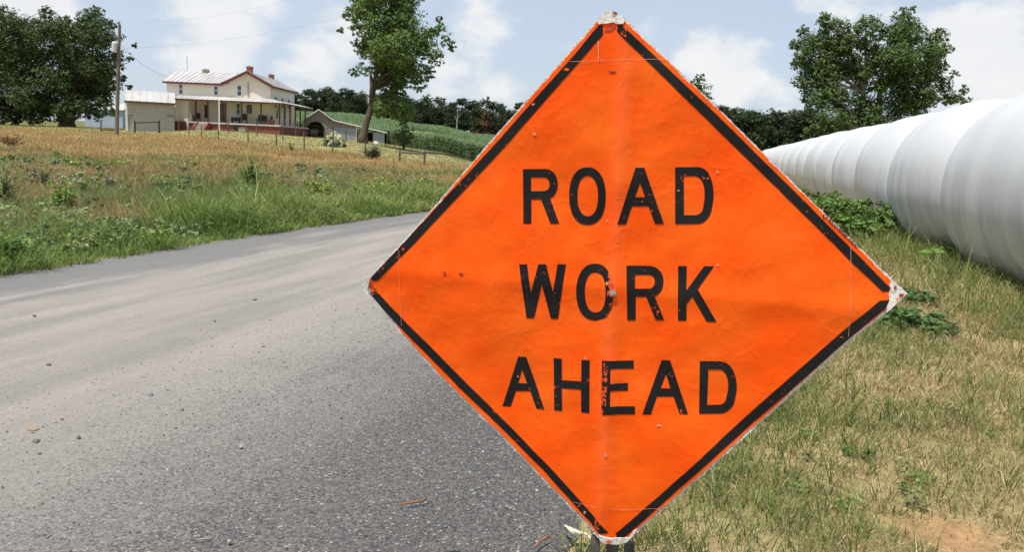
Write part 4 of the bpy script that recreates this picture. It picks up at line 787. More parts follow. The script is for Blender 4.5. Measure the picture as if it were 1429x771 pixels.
# ribs, mast and foot
DARKMETAL = mat('weathered_dark_metal', (.045, .045, .035), (.12, .115, .085), 20, .6, .2, 60); RIB = mat('fibreglass_rib', (.55, .52, .42), (.62, .6, .5), 9, .5)
for a_, b_ in (((850, 750), (852, 20)), ((510, 400), (1258, 411))):
    m = MB(); A, B = uv(*a_), uv(*b_); n = 14; m.tube([(A[0]+(B[0]-A[0])*k/n, A[1]+(B[1]-A[1])*k/n, -.012+.004*math.sin(math.pi*k/n)) for k in range(n+1)], .006, 6); o = m.build('spreader_rib', RIB, sign); o.matrix_local = PM
bw = Vector((SO.x-gx, SO.y-gy, SO.z)); fr = SUx
m = MB()
for dx_, w_, dy_ in ((-.062, .03, .0), (.012, .04, .012), (.085, .034, .004)):
    c = bw+fr*dx_*.78-SN*(.016+dy_); q_ = []
    for zz in (.045, .325-abs(dx_)*.2):
        for sx, sn in ((-1, 1), (1, 1), (1, -1), (-1, -1)): p = c+fr*(sx*w_*.5)+SN*(sn*.011); q_.append((p.x, p.y, zz))
    m.hexa([q_[0], q_[1], q_[2], q_[3], q_[4], q_[5], q_[6], q_[7]])
m.build('stand_bracket', DARKMETAL, sign)
m = MB(); c = bw-SN*.02; m.box(c.x-.11, c.x+.11, c.y-.05, c.y+.05, .02, .06); m.build('stand_base', DARKMETAL, sign)
for a_ in (R(200), R(340), R(20), R(160)):
    m = MB(); c = bw-SN*.02; d_ = Vector((math.cos(a_), math.sin(a_)*.55, 0)); m.tube([(c.x+d_.x*.08, c.y+d_.y*.08, .04), (c.x+d_.x*.4, c.y+d_.y*.4, .02)], .014, 8); m.build('foot', DARKMETAL, sign)

# bits lying on the road
def gp(px, py, z=.03):
    k = ray(px, py); return Vector(np.array([0, 0, CAM_H])+k*((z-CAM_H)/k[2]))
TWIG = mat('reddish_twig', (.20, .075, .035), (.33, .15, .08), 40, .8, .4, 90, dist=.002); DRY = mat('dry_leaf', (.28, .24, .16), (.40, .34, .24), 30, .8, .5, 60, dist=.003); CLOTH = mat('cream_cloth', (.50, .44, .31), (.66, .60, .45), 30, .8, .5, 60, dist=.003); DARKLEAF = mat('dark_scrap', (.06, .052, .045), (.10, .088, .075), 30, .8)
for pts, r1, lab in (([(556, 705), (575, 702), (588, 700), (596, 697)], .0048, 'reddish brown twig lying on the gravel, farther left of two'), ([(747, 764), (752, 757), (762, 751), (768, 749)], .0045, 'curved reddish brown twig on the gravel near the sign stand'), ([(274, 754), (288, 752.5), (301, 751)], .003, 'thin pale straw stalk on the road near the bottom of the photo')):
    p = [gp(a, b_, .035+r1) for a, b_ in pts]; m = MB(p[0]); m.tube(p, [r1*.8]+[r1]*(len(p)-2)+[r1*.6], 7); m.tube([p[1], p[1]+(p[-1]-p[0])*.12+Vector((0, .008, .008))], [r1*.6, r1*.3], 5)
    o = m.build('twig', TWIG if 'twig' in lab else DRY, None, True); o.location = p[0]; tag(o, lab, 'twig')
p = [gp(a, b_, z) for a, b_, z in ((787, 736, .05), (795, 740, .075), (806, 744, .06), (817, 747, .055), (828, 757, .05))]; m = MB(p[0]); wv = [.008, .016, .019, .017, .009]
vs = []; fs = []
for k, q_ in enumerate(p):
    n_ = Vector((.25, .8, .35*math.sin(k*1.4))).normalized()*wv[k]; vs += [q_-n_, q_+Vector((0, 0, .010)), q_+n_, q_+Vector((0, 0, .004))]
for k in range(len(p)-1):
    for j_ in range(4): fs.append((k*4+j_, k*4+(j_+1) % 4, k*4+4+(j_+1) % 4, k*4+4+j_))
fs += [(3, 2, 1, 0), tuple(len(vs)-4+i for i in range(4))]; m.add(vs, fs); o = m.build('cloth_strip', CLOTH, None, True); o.location = p[0]; tag(o, 'pale cream dry strip curled on the gravel against the sign stand', 'scrap')
for i, (px, py, lx, ly, mm, lab) in enumerate([(68, 510, 5, 1.6, DARKLEAF, 'small dark scrap on the road at the far left, midway down'), (356, 419, 4.5, 1.2, DARKLEAF, 'small dark leaf scrap on the pale road, farther away'), (46, 600, 12, 3.2, mat('tan_leaf', (.24, .185, .115), (.30, .24, .16), 20), 'flat tan leaf on the road at the lower left'), (110, 612, 4, 2.5, DARKLEAF, 'dark pebble-sized clod on the road near the tan leaf'), (300, 449, 3, 1.2, DARKLEAF, 'tiny dark scrap in the middle of the pale road'), (48, 441, 3, 1, DARKLEAF, 'tiny dark scrap near the left road edge'), (320, 757, 5, 2.4, DRY, 'pale wood chip on the gravel beside the straw stalk'), (336, 625, 3.5, 1.8, DRY, 'small pale flake on the lower middle of the road')]):
    r2 = random.Random(i); pc = gp(px, py, .036); ring = [gp(px+lx*.7*math.cos(a)*r2.uniform(.7, 1.2), py+ly*.7*math.sin(a)*r2.uniform(.7, 1.2), .036) for a in [k*math.pi/5 for k in range(10)]]
    m = MB(pc); vs = [q_ for q_ in ring]+[q_+Vector((0, 0, .004+.003*r2.random())) for q_ in ring]; m.add(vs, [tuple(range(10, 20)), tuple(range(9, -1, -1))]+[(k, (k+1) % 10, 10+(k+1) % 10, 10+k) for k in range(10)]); o = m.build('road_scrap', mm); o.location = pc; tag(o, lab, 'scrap')

# ------------------------------------------------------------------ farmhouse
CREAM = mat('cream_siding', (.74, .67, .53), (.82, .76, .63), 1.5, .75, stretch=(.4, .4, 3)); ROOF = mat('weathered_tin_roof', (.38, .365, .355), (.50, .485, .47), .9, .5, stretch=(1, .3, 1)); DKRED = mat('dark_red_trim', (.085, .022, .018), (.13, .035, .028), 4, .6)
REDF = mat('red_painted_block', (.19, .048, .038), (.26, .08, .064), 3, .8); WHITE = mat('white_paint', (.74, .73, .70), (.8, .79, .76), 5, .6); GLASS = mat('window_glass', (.035, .045, .055), None, rough=.08, spec=.9); BRICKM = mat('chimney_brick', (.24, .085, .05), (.36, .15, .09), 8, .9); STUCCO = mat('tan_stucco', (.40, .33, .23), (.30, .25, .18), 4, .9)
FLOORM = mat('porch_concrete', (.50, .47, .42), (.60, .57, .52), 3, .8); DARKI = mat('dark_interior', (.02, .02, .02), (.035, .032, .03), 2, .9); BROWNP = mat('brown_paint', (.10, .045, .035), (.14, .07, .05), 6, .7)
def hx(zx, d=100, zy=330): return at(160+zx/5.104, 80+zy/5.104, d).x
def hz(zx, zy, d=100): return at(160+zx/5.104, 80+zy/5.104, d).z
xA, xB, xC = hx(372), hx(793), hx(1112); xE = hx(430, 97.5); yF = 100.0; yL = 106.0; yG = 110.5
zE, zR, zF, zB = hz(372, 168), hz(950, 112), hz(700, 463, 97.3), 1.4
house = empty('farmhouse', (xB, yF, 2.0), 'cream two-storey farmhouse with tin roof and wraparound porch on the rise', 'house'); HO = house.location
m = MB(HO); m.box(xA, xB-.02, yF, yL, zF, zE); m.prism([(yF, zE), (yL, zE), ((yF+yL)/2, zR)], 'x', xA, xB-.02); m.build('wing_wall', CREAM, house)
xm = (xB+xC)/2; m = MB(HO); m.prism([(xB, zF), (xC, zF), (xC, zE), (xm, zR), (xB, zE)], 'y', yF-.15, yG); m.build('gable_wall', CREAM, house)
m = MB(HO); m.box(xE, xC-.03, yF+.02, yL, zB, zF-.01); m.build('foundation', REDF, house)
# roofs
oh = .35
def roofslab(name, q_, t=.09, seams=0, par=house):
    m = MB(HO); m.slab(q_, t); r = m.build(name, ROOF, par)
    if seams:
        a, b, c, d = [Vector(p) for p in q_]; n = (b-a).cross(d-a).normalized(); ms = MB(HO)
        for k in range(seams+1):
            f = (k+.02)/(seams+.04); p, q2 = a+(b-a)*f, d+(c-d)*f; s = (b-a).normalized()*.03; ms.hexa([p-s+n*.003, p+s+n*.003, q2+s+n*.003, q2-s+n*.003, p-s+n*.05, p+s+n*.05, q2+s+n*.05, q2-s+n*.05])
        o = ms.build('roof_seam', ROOF, r); o['kind'] = 'stuff'
    return r
ym = (yF+yL)/2; dzl = (zR-zE)/(ym-yF)
roofslab('wing_roof', [(xA-.3, yF-oh, zE-oh*dzl+.1), (xB+.3, yF-oh, zE-oh*dzl+.1), (xm, ym, zR+.1), (xA-.3, ym, zR+.1)], seams=14)
roofslab('wing_roof', [(xm, yL+oh, zE-oh*dzl+.1), (xA-.3, yL+oh, zE-oh*dzl+.1), (xA-.3, ym, zR+.1), (xm, ym, zR+.1)])
dzg = (zR-zE)/(xm-xB)
roofslab('gable_roof', [(xC+oh, yF-.6, zE-oh*dzg+.12), (xC+oh, yG+.4, zE-oh*dzg+.12), (xm, yG+.4, zR+.12), (xm, yF-.6, zR+.12)], seams=16)
roofslab('gable_roof', [(xB-oh, yG+.4, zE-oh*dzg+.12), (xB-oh, yF-.6, zE-oh*dzg+.12), (xm, yF-.6, zR+.12), (xm, yG+.4, zR+.12)])
for s in (-1, 1):                          # dark red rake boards and eave fascias
    e = xm+s*(xm-xB+oh+.06); m = MB(HO); y0, y1 = yF-.68, yF-.603; m.hexa([(e, y0, zE-oh*dzg-.20), (xm, y0, zR-.10), (xm, y1, zR-.10), (e, y1, zE-oh*dzg-.20), (e, y0, zE-oh*dzg+.18), (xm, y0, zR+.22), (xm, y1, zR+.22), (e, y1, zE-oh*dzg+.18)]); m.build('rake_board', DKRED, house)
m = MB(HO); m.box(xA-.3, xB-.36, yF-oh-.06, yF-oh-.003, zE-oh*dzl-.12, zE-oh*dzl+.09); m.build('fascia', DKRED, house)
m = MB(HO); m.box(xC+oh+.003, xC+oh+.06, yF-.6, yG+.4, zE-oh*dzg-.13, zE-oh*dzg+.10); m.build('fascia', DKRED, house)
# windows
def window(x0, x1, z0, z1, y, par=house, axis='y', frame=WHITE):
    m = MB(HO); t = .09
    def bx(a, b_, c, d_, p, q_, mb):
        if axis == 'y': mb.box(a, b_, y-p, y-q_, c, d_)
        else: mb.box(y+q_, y+p, a, b_, c, d_)
    bx(x0, x0+t, z0, z1, .06, -.02, m); bx(x1-t, x1, z0, z1, .06, -.02, m); bx(x0+t, x1-t, z0, z0+t, .075, -.02, m); bx(x0+t, x1-t, z1-t, z1, .06, -.02, m); bx(x0+t, x1-t, (z0+z1)/2-.04, (z0+z1)/2+.04, .05, -.02, m)
    w_ = m.build('window', frame, par)
    for c, d_ in ((z0+t, (z0+z1)/2-.04), ((z0+z1)/2+.04, z1-t)): g = MB(HO); bx(x0+t, x1-t, c, d_, .02, .004, g); g.build('pane', GLASS, w_)
for (a, b_, c, d_) in ((457, 491, 265, 186), (705, 741, 272, 201), (874, 911, 279, 198)): window(hx(a), hx(b_), hz((a+b_)/2, c), hz((a+b_)/2, d_), yF-.002 if a < 790 else yF-.152)
for (a, b_, c, d_) in ((640, 662, 432, 338), (868, 900, 410, 325), (945, 980, 398, 338)): window(hx(a), hx(b_), hz(a, c), hz(a, d_), yF-.002 if a < 790 else yF-.152, frame=BROWNP if a < 700 or a > 940 else WHITE)
for y0 in (101.5, 104.3, 107.2): window(y0, y0+.95, zE-2.6, zE-1.1, xC+.002, axis='x')
for y0 in (102, 105.5): window(y0, y0+.95, zF+.8, zF+2.3, xC+.002, axis='x')
m = MB(HO); m.box(hx(752), hx(798), yF-.05, yF-.003, zF, zF+2.15); dr = m.build('door', BROWNP, house); m = MB(HO); m.box(hx(760), hx(789), yF-.07, yF-.051, zF+.9, zF+2.0); m.build('pane', GLASS, dr)
# porch
yP = 97.3; xD = hx(1182, yP); zP = hz(748, 305, 97); zW = zP+.5; xS = xC+(hx(1190, yP)-xC)
m = MB(HO); m.box(hx(520, yP), xD, yP, yF-.16, zF-.16, zF); m.box(xC+.003, xD, yF-.16, yG, zF-.16, zF); m.build('porch_floor', FLOORM, house)
m = MB(HO); m.box(xE+.2, xD-.08, yP+.12, yP+.3, zB, zF-.163); m.box(xD-.26, xD-.08, yP+.3, yG-.1, zB, zF-.163); m.build('porch_foundation', REDF, house)
yQ = yP-.45; xQ = xD+.45
pr = roofslab('porch_roof', [(xE-.25, yQ, zP), (xQ, yQ, zP), (xC, yF-.153, zW), (xE-.25, yF-.153, zW)], .07, 22)
roofslab('porch_roof', [(xQ, yQ, zP+.002), (xQ, yG+.2, zP+.002), (xC, yG+.2, zW), (xC, yF-.153, zW)], .07)
m = MB(HO); m.box(xE-.25, xQ, yQ-.05, yQ-.003, zP-.20, zP-.01); m.build('porch_fascia', DKRED, house); m = MB(HO); m.box(xQ+.003, xQ+.05, yQ, yG+.2, zP-.20, zP-.008); m.build('porch_fascia', DKRED, house)
m = MB(HO); m.box(xE-.2, xD+.3, yQ+.1, yF-.2, zP-.115, zP-.095); m.build('porch_ceiling', WHITE, house)
for zx in (574, 660, 765, 787, 902, 1040, 1172):
    x = hx(zx, yP); m = MB(HO); m.box(x-.07, x+.07, yP+.08, yP+.22, zF+.001, zP-.12); m.build('porch_post', DKRED if zx not in (765, 787) else BROWNP, house)
for yy in (99.6, 102.0, 104.4, 106.8, 109.2):
    m = MB(HO); m.box(xD-.24, xD-.1, yy-.07, yy+.07, zF+.001, zP-.03); m.build('porch_post', DKRED, house)
m = MB(HO); x = hx(747, yQ); m.tube([(x, yQ-.1, zP-.02), (x, yQ-.1, 1.9)], .075, 8); m.build('downspout', WHITE, house)
m = MB(HO); m.box(hx(432, yP), hx(521, yP), yP+.02, yF-.003, zB+.3, zP-.125); m.build('porch_room', CREAM, house)
m = MB(HO); x0, x1 = hx(362, 97), hx(431, 97); z0 = hz(362, 450, 97); z1 = hz(430, 375, 97); m.prism([(x0, z0), (x1, z0), (x1, z1+.5)], 'y', 97.1, 99.9); m.build('cellar_entry', CREAM, house)
m = MB(HO); m.box(hx(342, 97), hx(520, 97)-.3, 97.0, 99.85, zB, z0-.003); m.build('cellar_wall', REDF, house)
st = None; x0, x1 = hx(560, 95.8), hx(628, 95.8)
for k in range(4):
    m = MB(HO); m.box(x0, x1, yP-.3*(4-k), yP-.3*(3-k)-.004, zB+.2, zF-.16*(4-k)); m.build('step', STUCCO, house)
for xx in (x0-.22, x1+.02):
    m = MB(HO); m.prism([(yP-1.3, zB+.2), (yP-.004, zB+.2), (yP-.004, zF+.05), (yP-1.3, zF-.55)], 'x', xx, xx+.2); m.build('step_cheek', REDF, house)
m = MB(HO); m.box(hx(840, 97), hx(886, 97), yP+.06, yP+.115, zB+.2, zF-.2); m.build('crawlspace_opening', DARKI, house)
# chimneys
for a, b_, c, d_, yy, mm in ((634, 669, 83, 122, ym, STUCCO), (946, 981, 62, 112, 101.2, BRICKM), (1101, 1131, 119, 175, 109.6, BRICKM)):
    x0, x1 = hx(a, yy), hx(b_, yy); z1 = hz(a, c, yy); z0 = hz(a, d_, yy)-1.0; m = MB(HO); m.box(x0, x1, yy-.3, yy+.3, z0, z1-.24); m.box(x0-.05, x1+.05, yy-.35, yy+.35, z1-.238, z1-.06); ch = m.build('chimney', mm, house)
    m = MB(HO); m.box(x0+.1, x1-.1, yy-.2, yy+.2, z1-.058, z1); m.build('flue', DARKI, ch)
m = MB(HO); x = hx(520, ym); m.tube([(x, ym, zR), (x, ym, zR+1.9)], .025, 5); m.build('antenna', DARKMETAL, house)
m = MB(HO); x = hx(955); m.tube([(x, yF-.25, hz(955, 285)), (x, yF-.25, hz(955, 180))], .05, 6); m.build('conduit', mat('rusty_pipe', (.28, .2, .14), (.4, .32, .25), 5, .7), house)
# things on the porch
BLK = mat('black_vinyl', (.02, .02, .022), (.04, .04, .04), 6, .5); RUST = mat('terracotta', (.30, .10, .05), (.38, .15, .08), 6, .8); GREENP = mat('pot_plant', (.05, .10, .03), (.09, .15, .05), 9, .8)
def chair(x, y, lab, mm, sc_=1.0):
    o = empty('porch_chair', (x, y, zF+.002), lab, 'chair', 'chairs on the farmhouse porch'); s = sc_
    for nm, bx in (('seat', (-.3, .3, -.28, .28, .36, .46)), ('backrest', (-.3, .3, .2, .3, .47, 1.0)), ('armrest', (-.36, -.29, -.28, .28, .58, .64)), ('armrest', (.29, .36, -.28, .28, .58, .64))):
        m = MB(); m.box(*[q_*s for q_ in bx]); m.build(nm, mm, o)
    for sx in (-.31, .31):
        for sy in (-.24, .24): m = MB(); m.box((sx-.03)*s, (sx+.03)*s, (sy-.03)*s, (sy+.03)*s, 0, (.355 if sy > 0 else .575)*s); m.build('leg', mm, o)
chair(hx(582, 98.4), 98.5, 'black porch chair beside the left end room of the porch', BLK); chair(hx(915, 98.4), 98.5, 'black porch chair in front of the dark ground-floor window', BLK, 1.15); chair(hx(1035, 98.4), 98.6, 'black porch chair left of the terracotta planter', BLK, 1.1); chair(hx(1062, 98.4), 98.3, 'black porch chair touching the terracotta planter side', BLK, 1.05)
o = empty('planter', (hx(1118, 98.2), 98.2, zF+.002), 'terracotta planter with a green plant at the right porch corner', 'planter'); m = MB(); m.tube([(0, 0, 0), (0, 0, .5), (0, 0, .55)], [.28, .4, .42], 12); m.build('pot', RUST, o); v, f, t = leaves([((0, 0, .75), .35)], 300, .09, (.07, .13, .035), 200); link('plant', big_mesh('plant', v, f, t), LEAF, o)
o = empty('grill', (hx(862, 98.3), 98.3, zF+.002), 'low black covered grill on the porch between the white downpipe and the chairs', 'grill'); m = MB(); m.box(-.45, .45, -.25, .25, .25, .5); m.build('body', BLK, o); m = MB(); m.prism([(-.25, .502), (.25, .502), (.18, .68), (-.18, .68)], 'x', -.45, .45); m.build('lid', BLK, o)
for sx in (-.4, .4): m = MB(); m.box(sx-.03, sx+.03, -.2, .2, 0, .249); m.build('leg', BLK, o)
o = empty('milk_can', (hx(538, 98), 98, zF+.002), 'white milk can by the porch steps', 'can'); m = MB(); m.tube([(0, 0, 0), (0, 0, .55), (0, 0, .7), (0, 0, .85)], [.2, .2, .11, .13], 12); m.build('body', WHITE, o); m = MB(); m.tube([(0, 0, .852), (0, 0, .9)], [.12, .08], 12); m.build('lid', WHITE, o)
gz_ = lambda x, y: tz(x, y)
x = hx(911, 96.6); o = empty('feed_box', (x, 96.6, gz_(x, 96.6)), 'tan wooden box standing on the lawn against the red porch base', 'box'); m = MB(); m.box(-.4, .4, -.25, .25, -.05, .45); m.build('body', STUCCO, o); m = MB(); m.box(-.43, .43, -.28, .28, .453, .5); m.build('lid', STUCCO, o)

# ------------------------------------------------------------------ shed, barn, far building
def w2(zx, zy, d): return at(160+zx/5.104, 80+zy/5.104, d)
SHEDW = mat('pale_block_wall', (.33, .31, .275), (.48, .45, .40), 2.2, .9, .4, 5, stretch=(1, 1, 4)); SHEDD = mat('old_board', (.20, .16, .12), (.28, .23, .18), 4, .9)
d = 93.0; A = w2(58, 300, d); B = w2(424, 322, d); zt = (A.z+B.z)/2; zb = 1.0; A.x += .05; B.x -= .55; shed = empty('stone_shed', ((A.x+B.x)/2, d, 1.5), 'low pale masonry shed with a tin roof at the left end of the house', 'shed'); HO = shed.location
m = MB(HO); m.box(A.x+.1, B.x, d, d+5, zb, zt); m.prism([(d, zt), (d+5, zt), (d+2.5, zt+1.05)], 'x', A.x+.1, B.x); wl = m.build('wall', SHEDW, shed)
rz = 1.05/2.5
def slabroof(name, q_, par, t=.08, seams=0, mm=ROOF):
    m = MB(HO); m.slab(q_, t); r = m.build(name, mm, par)
    if seams:
        a, b, c, d_ = [Vector(p) for p in q_]; n = (b-a).cross(d_-a).normalized(); ms = MB(HO)
        for k in range(seams+1):
            f = (k+.02)/(seams+.04); p, q2 = a+(b-a)*f, d_+(c-d_)*f; s = (b-a).normalized()*.025; ms.hexa([p-s+n*.003, p+s+n*.003, q2+s+n*.003, q2-s+n*.003, p-s+n*.045, p+s+n*.045, q2+s+n*.045, q2-s+n*.045])
        ms.build('roof_seam', mm, r)['kind'] = 'stuff'
    return r
slabroof('roof', [(A.x-.05, d-.42, zt-.42*rz+.12), (B.x+.1, d-.42, zt-.42*rz+.12), (B.x+.1, d+2.5, zt+1.17), (A.x-.05, d+2.5, zt+1.17)], shed, seams=7)
slabroof('roof', [(B.x+.1, d+5.4, zt-.4*rz+.12), (A.x-.05, d+5.4, zt-.4*rz+.12), (A.x-.05, d+2.5, zt+1.17), (B.x+.1, d+2.5, zt+1.17)], shed)
m = MB(HO); m.box(A.x-.05, B.x+.1, d-.47, d-.423, zt-.42*rz-.10, zt-.42*rz+.10); m.build('fascia', BROWNP, shed); m = MB(HO); m.box(A.x+.02, A.x+.22, d-.06, d-.003, zb, zt); m.build('corner_board', WHITE, shed)
for a, b_, zy in ((80, 115, 412), (335, 395, 412)): p, q_ = w2(a, zy, d), w2(b_, zy, d); m = MB(HO); m.box(p.x, q_.x, d-.1, d-.004, p.z-.06, p.z+.06); m.build('lintel', SHEDD, shed)
p, q_ = w2(78, 425, d), w2(93, 480, d); m = MB(HO); m.box(p.x, q_.x, d-.05, d-.005, q_.z, p.z); m.build('shutter', SHEDD, shed)
shed.rotation_euler = (0, 0, R(23)); shed.location.y += .9
# grey barn
GREYB = mat('grey_board', (.20, .17, .145), (.34, .29, .25), 7, .9, .4, 12, stretch=(1, 1, .12)); METALW = mat('grey_sheet_metal', (.26, .29, .32), (.36, .39, .42), 2.5, .5, stretch=(3, 3, .4))
def bp(zx, zy, d=112): return at(410+zx/9.527, 140+zy/9.527, d)
d = 112.0; L_, Rr, AP = bp(152, 258), bp(520, 250), bp(335, 132); zb0 = bp(335, 455).z
barn = empty('grey_barn', (Rr.x, d, zb0), 'weathered grey board barn with an arched opening and a metal lean-to', 'barn'); HO = barn.location
zl = L_.z
arch = [bp(182, 452), bp(182, 345), bp(232, 292), bp(330, 282), bp(388, 328), bp(420, 382), bp(420, 452)]
zb1 = zb0-.5
def prismw(name, pts, y0, y1, mm, par=barn): m = MB(HO); m.prism([(p[0], p[1]) for p in pts], 'y', y0, y1); return m.build(name, mm, par)
ap = [(p.x, p.z) for p in arch]
prismw('front_wall', [(L_.x, zb1), (ap[0][0], zb1)]+ap[1:3]+[(ap[3][0], ap[3][1]), (AP.x, AP.z), (L_.x, zl)], d, d+.15, GREYB)
prismw('front_wall', [(ap[6][0], zb1), (Rr.x, zb1), (Rr.x, zl+.05), (AP.x+.002, AP.z), (ap[3][0]+.002, ap[3][1]), ap[4], ap[5]], d, d+.15, GREYB)
m = MB(HO); m.box(L_.x, L_.x+.15, d+.151, d+8, zb1, zl); m.build('side_wall', GREYB, barn); m = MB(HO); m.box(L_.x+.151, Rr.x, d+7.85, d+8, zb1, AP.z-1.3); m.build('rear_wall', GREYB, barn)
TINB = mat('pale_tin', (.30, .30, .30), (.42, .42, .42), 2, .5)
slabroof('roof', [(L_.x-.3, d+8.2, zl-.12), (L_.x-.3, d-.25, zl-.12), (AP.x, d-.25, AP.z+.12), (AP.x, d+8.2, AP.z+.12)], barn, .07, 0, TINB)
E1, E2 = bp(925, 345), bp(1228, 425)
slabroof('roof', [(Rr.x+.1, d-.25, zl+.12), (Rr.x+.1, d+8.2, zl+.12), (AP.x, d+8.2, AP.z+.12), (AP.x, d-.25, AP.z+.12)], barn, .07, 0, TINB)
slabroof('lean_to_roof', [(E2.x, d-.25, E2.z), (E2.x, d+8.2, E2.z), (Rr.x+.1, d+8.2, zl+.115), (Rr.x+.1, d-.25, zl+.115)], barn, .07, 0, TINB)
sl_ = lambda x: zl+.115+(E2.z-zl-.115)*(x-Rr.x-.1)/(E2.x-Rr.x-.1)-.09
xa, xb_, xc = bp(680, 400).x, bp(822, 400).x, bp(1048, 400).x; xe = bp(1200, 400).x; zd = bp(680, 362).z
prismw('lean_to_wall', [(Rr.x+.003, zd+.02), (xb_, zd+.02-.1), (xb_, sl_(xb_)), (Rr.x+.003, sl_(Rr.x+.1))], d+.02, d+.14, GREYB)
def panel3(name, x0, x1, z0, z1, y0=d-.04, mm=METALW, rib=.35):
    m = MB(HO); m.box(x0, x1, y0, y0+.05, z0, z1); o = m.build(name, mm, barn); m = MB(HO); x = x0+.1
    while x < x1-.05: m.box(x-.025, x+.025, y0-.03, y0-.002, z0+.01, z1-.01); x += rib
    m.build('rib', mm, o)['kind'] = 'stuff'; return o
panel3('metal_door', Rr.x+.05, xa-.02, zb1, zd-.02); panel3('metal_door', xa+.02, xb_, zb1-.3, zd-.03)
m = MB(HO); m.box(xb_+.003, xb_+.12, d-.02, d+.12, zb1-.6, sl_(xb_+.1)); m.build('post', WHITE, barn); m = MB(HO); x = bp(855, 400).x; m.box(x-.05, x+.05, d-.02, d+.1, zb1-.6, sl_(x+.05)); m.build('post', GREYB, barn)
panel3('metal_wall', xc, xe, zb1-1.0, sl_(xe)-.02)
m = MB(HO); m.box(xe-.06, xe-.003, d+.02, d+8, zb1-1.2, sl_(xe)-.03); m.build('end_wall', METALW, barn)
m = MB(HO); m.box(Rr.x+.002, xe-.062, d+7.85, d+7.99, zb1-1.2, sl_(xe)-.04); m.build('rear_wall', GREYB, barn)
for (p, q_) in (((L_.x-.3, zl-.12), (AP.x, AP.z+.12)), ((AP.x, AP.z+.12), (Rr.x+.1, zl+.12)), ((Rr.x+.1, zl+.115), (E2.x, E2.z))):
    m = MB(HO); y0, y1 = d-.32, d-.253; m.hexa([(p[0], y0, p[1]-.12), (q_[0], y0, q_[1]-.12), (q_[0], y1, q_[1]-.12), (p[0], y1, p[1]-.12), (p[0], y0, p[1]+.02), (q_[0], y0, q_[1]+.02), (q_[0], y1, q_[1]+.02), (p[0], y1, p[1]+.02)]); m.build('rake_trim', WHITE, barn)
barn.rotation_euler = (0, 0, R(12))
# tank standing inside the arch
p = bp(270, 420, 114); p.z = tz(p.x, 114); o = empty('farm_tank', p, 'pale rounded tank inside the arched barn opening', 'tank'); m = MB(); m.tube([(-.55, 0, .75), (-.5, 0, .75), (.5, 0, .75), (.55, 0, .75)], [.3, .42, .42, .3], 14); m.build('body', FLOORM, o, True)
for sx in (-.35, .35): m = MB(); m.box(sx-.05, sx+.05, -.3, .3, -.05, .40); m.build('cradle', GREYB, o)
# far grey building behind the pole
p = at(152, 160, 150); zz = tz(p.x, 150); fb = empty('metal_building', (p.x, 150, zz), 'distant blue-grey metal farm building glimpsed behind the utility pole', 'building'); HO = fb.location; x0, x1 = at(118, 160, 150).x, at(171, 160, 150).x; z1 = at(150, 153, 150).z
m = MB(HO); m.box(x0, x1, 150, 158, zz-1, z1); m.build('wall', mat('blue_grey_sheet', (.33, .38, .45), (.4, .45, .52), 1, .6), fb); slabroof('roof', [(x0-.2, 149.7, z1), (x1+.2, 149.7, z1), (x1+.2, 154, z1+1.2), (x0-.2, 154, z1+1.2)], fb); slabroof('roof', [(x1+.2, 158.3, z1), (x0-.2, 158.3, z1), (x0-.2, 154, z1+1.2), (x1+.2, 154, z1+1.2)], fb)

# ------------------------------------------------------------------ pole, wires, fences
WOOD = mat('weathered_post', (.085, .072, .056), (.15, .128, .10), 5, .9, .3, 20, stretch=(1, 1, .2)); PALEPOLE = mat('pole_wood', (.115, .105, .088), (.175, .16, .132), 3, .9, stretch=(1, 1, .1)); WIRE = mat('dark_wire', (.03, .03, .03), None, rough=.6)
b = on(162.5, 188, 80); tp = at(167, 34, 80); pole = empty('utility_pole', b, 'leaning wooden utility pole with a grey transformer between the trees and the shed', 'pole'); m = MB(b); m.tube([b-Vector((0, 0, .3)), tp], [.19, .12], 10); m.build('pole', PALEPOLE, pole)
t0, t1 = at(159.5, 73, 79.8), at(160, 58, 79.8); m = MB(b); m.tube([t0, t0+(t1-t0)*.1, t0+(t1-t0)*.88, t1], [.2, .24, .24, .14], 12); m.build('transformer', mat('grey_enamel', (.5, .52, .55), (.56, .58, .6), 3, .5), pole)
m = MB(b); q0 = at(166, 56, 80); m.box(q0.x-.35, q0.x+.25, q0.y-.05, q0.y+.05, q0.z-.05, q0.z+.05); m.build('bracket', PALEPOLE, pole); m = MB(b); m.tube([tp, tp+Vector((0, 0, .3))], [.05, .03], 6); m.build('insulator', GREYB, pole)
def wire(lab, a, b_, sag, r=.012):
    pts = [a+(b_-a)*(k/16)-Vector((0, 0, sag*4*(k/16)*(1-k/16))) for k in range(17)]; m = MB(a); m.tube(pts, r, 5); o = m.build('power_line', WIRE); o.location = a; tag(o, lab, 'wire')
wire('upper power line rising to the right from the utility pole top', tp+Vector((0, 0, .25)), at(415, -4, 62), .55, .0035); wire('lower power line rising to the right toward the big maple', at(166.5, 68, 79.9), at(486, 22, 70), .5, .004); wire('service drop from the pole down to the house eave', at(166, 60, 80), at(236, 108, 99.6), .5, .013)
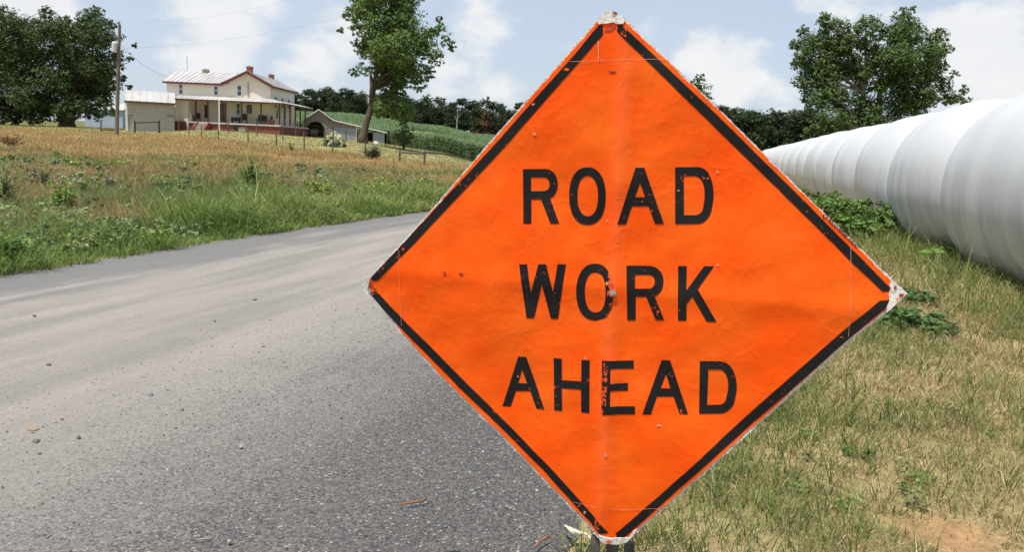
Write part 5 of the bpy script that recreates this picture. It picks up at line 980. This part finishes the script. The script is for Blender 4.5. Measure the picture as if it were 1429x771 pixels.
def fence(lab, posts, hts, rad_=.055, wires=(.35, .65, .95), rail=False, mm=WOOD):
    pp = [on(px, py, d_) for px, py, d_ in posts]; o = empty('wire_fence' if not rail else 'rail_fence', pp[0], lab, 'fence'); r_ = random.Random(len(pp))
    for k, (p, h) in enumerate(zip(pp, hts)): m = MB(pp[0]); m.tube([p-Vector((0, 0, .2)), p+Vector((r_.uniform(-.04, .04), 0, h))], [rad_, rad_*.85], 7); m.build('post', mm, o)
    for f in wires:
        m = MB(pp[0])
        for k in range(len(pp)-1): m.tube([pp[k]+Vector((0, -.05, hts[k]*f)), pp[k+1]+Vector((0, -.05, hts[k+1]*f))], .006 if not rail else .07, 5)
        m.build('wire' if not rail else 'rail', WIRE if not rail else mm, o)
fence('long post and wire fence between the golden meadow and the house lawn', [(264, 188, 80), (281, 190, 78), (305, 197, 74), (346, 200, 70), (386, 205, 65), (424.5, 211, 60), (464, 216, 58), (510, 224, 55)], [1.25, 1.1, 1.2, 1.25, 1.15, 1.4, 1.9, 1.15])
fence('rear post and wire fence across the lawn in front of the porch', [(250, 182, 92), (318.7, 187, 90), (359, 192, 86), (395, 196, 82)], [1.2, 1.25, 1.25, 1.2])
fence('thin light post fence beside the cream flowering hydrangea', [(412.7, 188, 96), (452.6, 205, 84), (483, 199, 90)], [1.7, 1.45, 1.3], .05)
fence('dark wooden two-post rail fence in front of the shed', [(188, 186, 88), (222, 185, 88)], [1.2, 1.3], .11, (.86,), True, mat('dark_post', (.05, .04, .03), (.08, .065, .05), 6, .9))
fence('dark low rail fence just left of the utility pole', [(141, 187, 86), (162, 187, 86)], [1.0, 1.0], .07, (.25,), True, mat('dark_rail', (.05, .045, .035), (.08, .07, .05), 6, .9))
fence('weathered wooden rail on two posts below the young tree', [(557, 225, 53), (591.5, 235, 51)], [.85, .95], .075, (.82,), True)
fence('line of thin posts along the foot of the cornfield', [(540, 203, 104), (552, 205, 101), (575, 209, 98), (600, 213, 96), (630, 219, 92), (655, 226, 88)], [.9, .9, .85, .9, .85, .9], .04, (.5, .9), False)
# hydrangea
b = on(466, 208, 74); hy = empty('hydrangea_bush', b, 'rounded bush covered in cream white flower heads before the barn', 'bush'); cl = gclumps([(457, 201, 74, 8), (466, 198, 74.4, 9), (475, 201, 74, 8), (462, 206, 73.3, 8), (472, 206, 73.4, 8), (467, 204, 73, 7)], 1); crown('foliage', cl, 1500, .09, (.06, .10, .035), 301, hy, b)
CRF = tint_mat('cream_petal', .7, .2)
for k, (px, py) in enumerate([(458, 192), (463, 188), (467, 190), (471, 193), (475, 196), (467, 195), (462, 197), (473, 190), (477, 200), (460, 201), (470, 199), (466, 186), (474, 205)]):
    v, f, t = leaves([(tuple(at(px, py, 73.2)-b), .21)], 1500, .046, (.82, .80, .54), 310+k, sub=.5); link('flower_head', big_mesh('flower_head', v, f, t), CRF, hy)
p = on(525, 201, 98); m = MB(p); r2 = random.Random(4); m.add([p+Vector((.32*math.cos(a), .2*math.sin(a), 0)) for a in [k*.7854 for k in range(8)]]+[p+Vector((.26*math.cos(a)*r2.uniform(.7, 1), .16*math.sin(a), .26)) for a in [k*.7854 for k in range(8)]], [tuple(range(8, 16))]+[(k, (k+1) % 8, 8+(k+1) % 8, 8+k) for k in range(8)]); o = m.build('garden_rock', WHITE); o.location = p; tag(o, 'pale yellowish rock on the grass beside the lean-to end wall', 'rock')
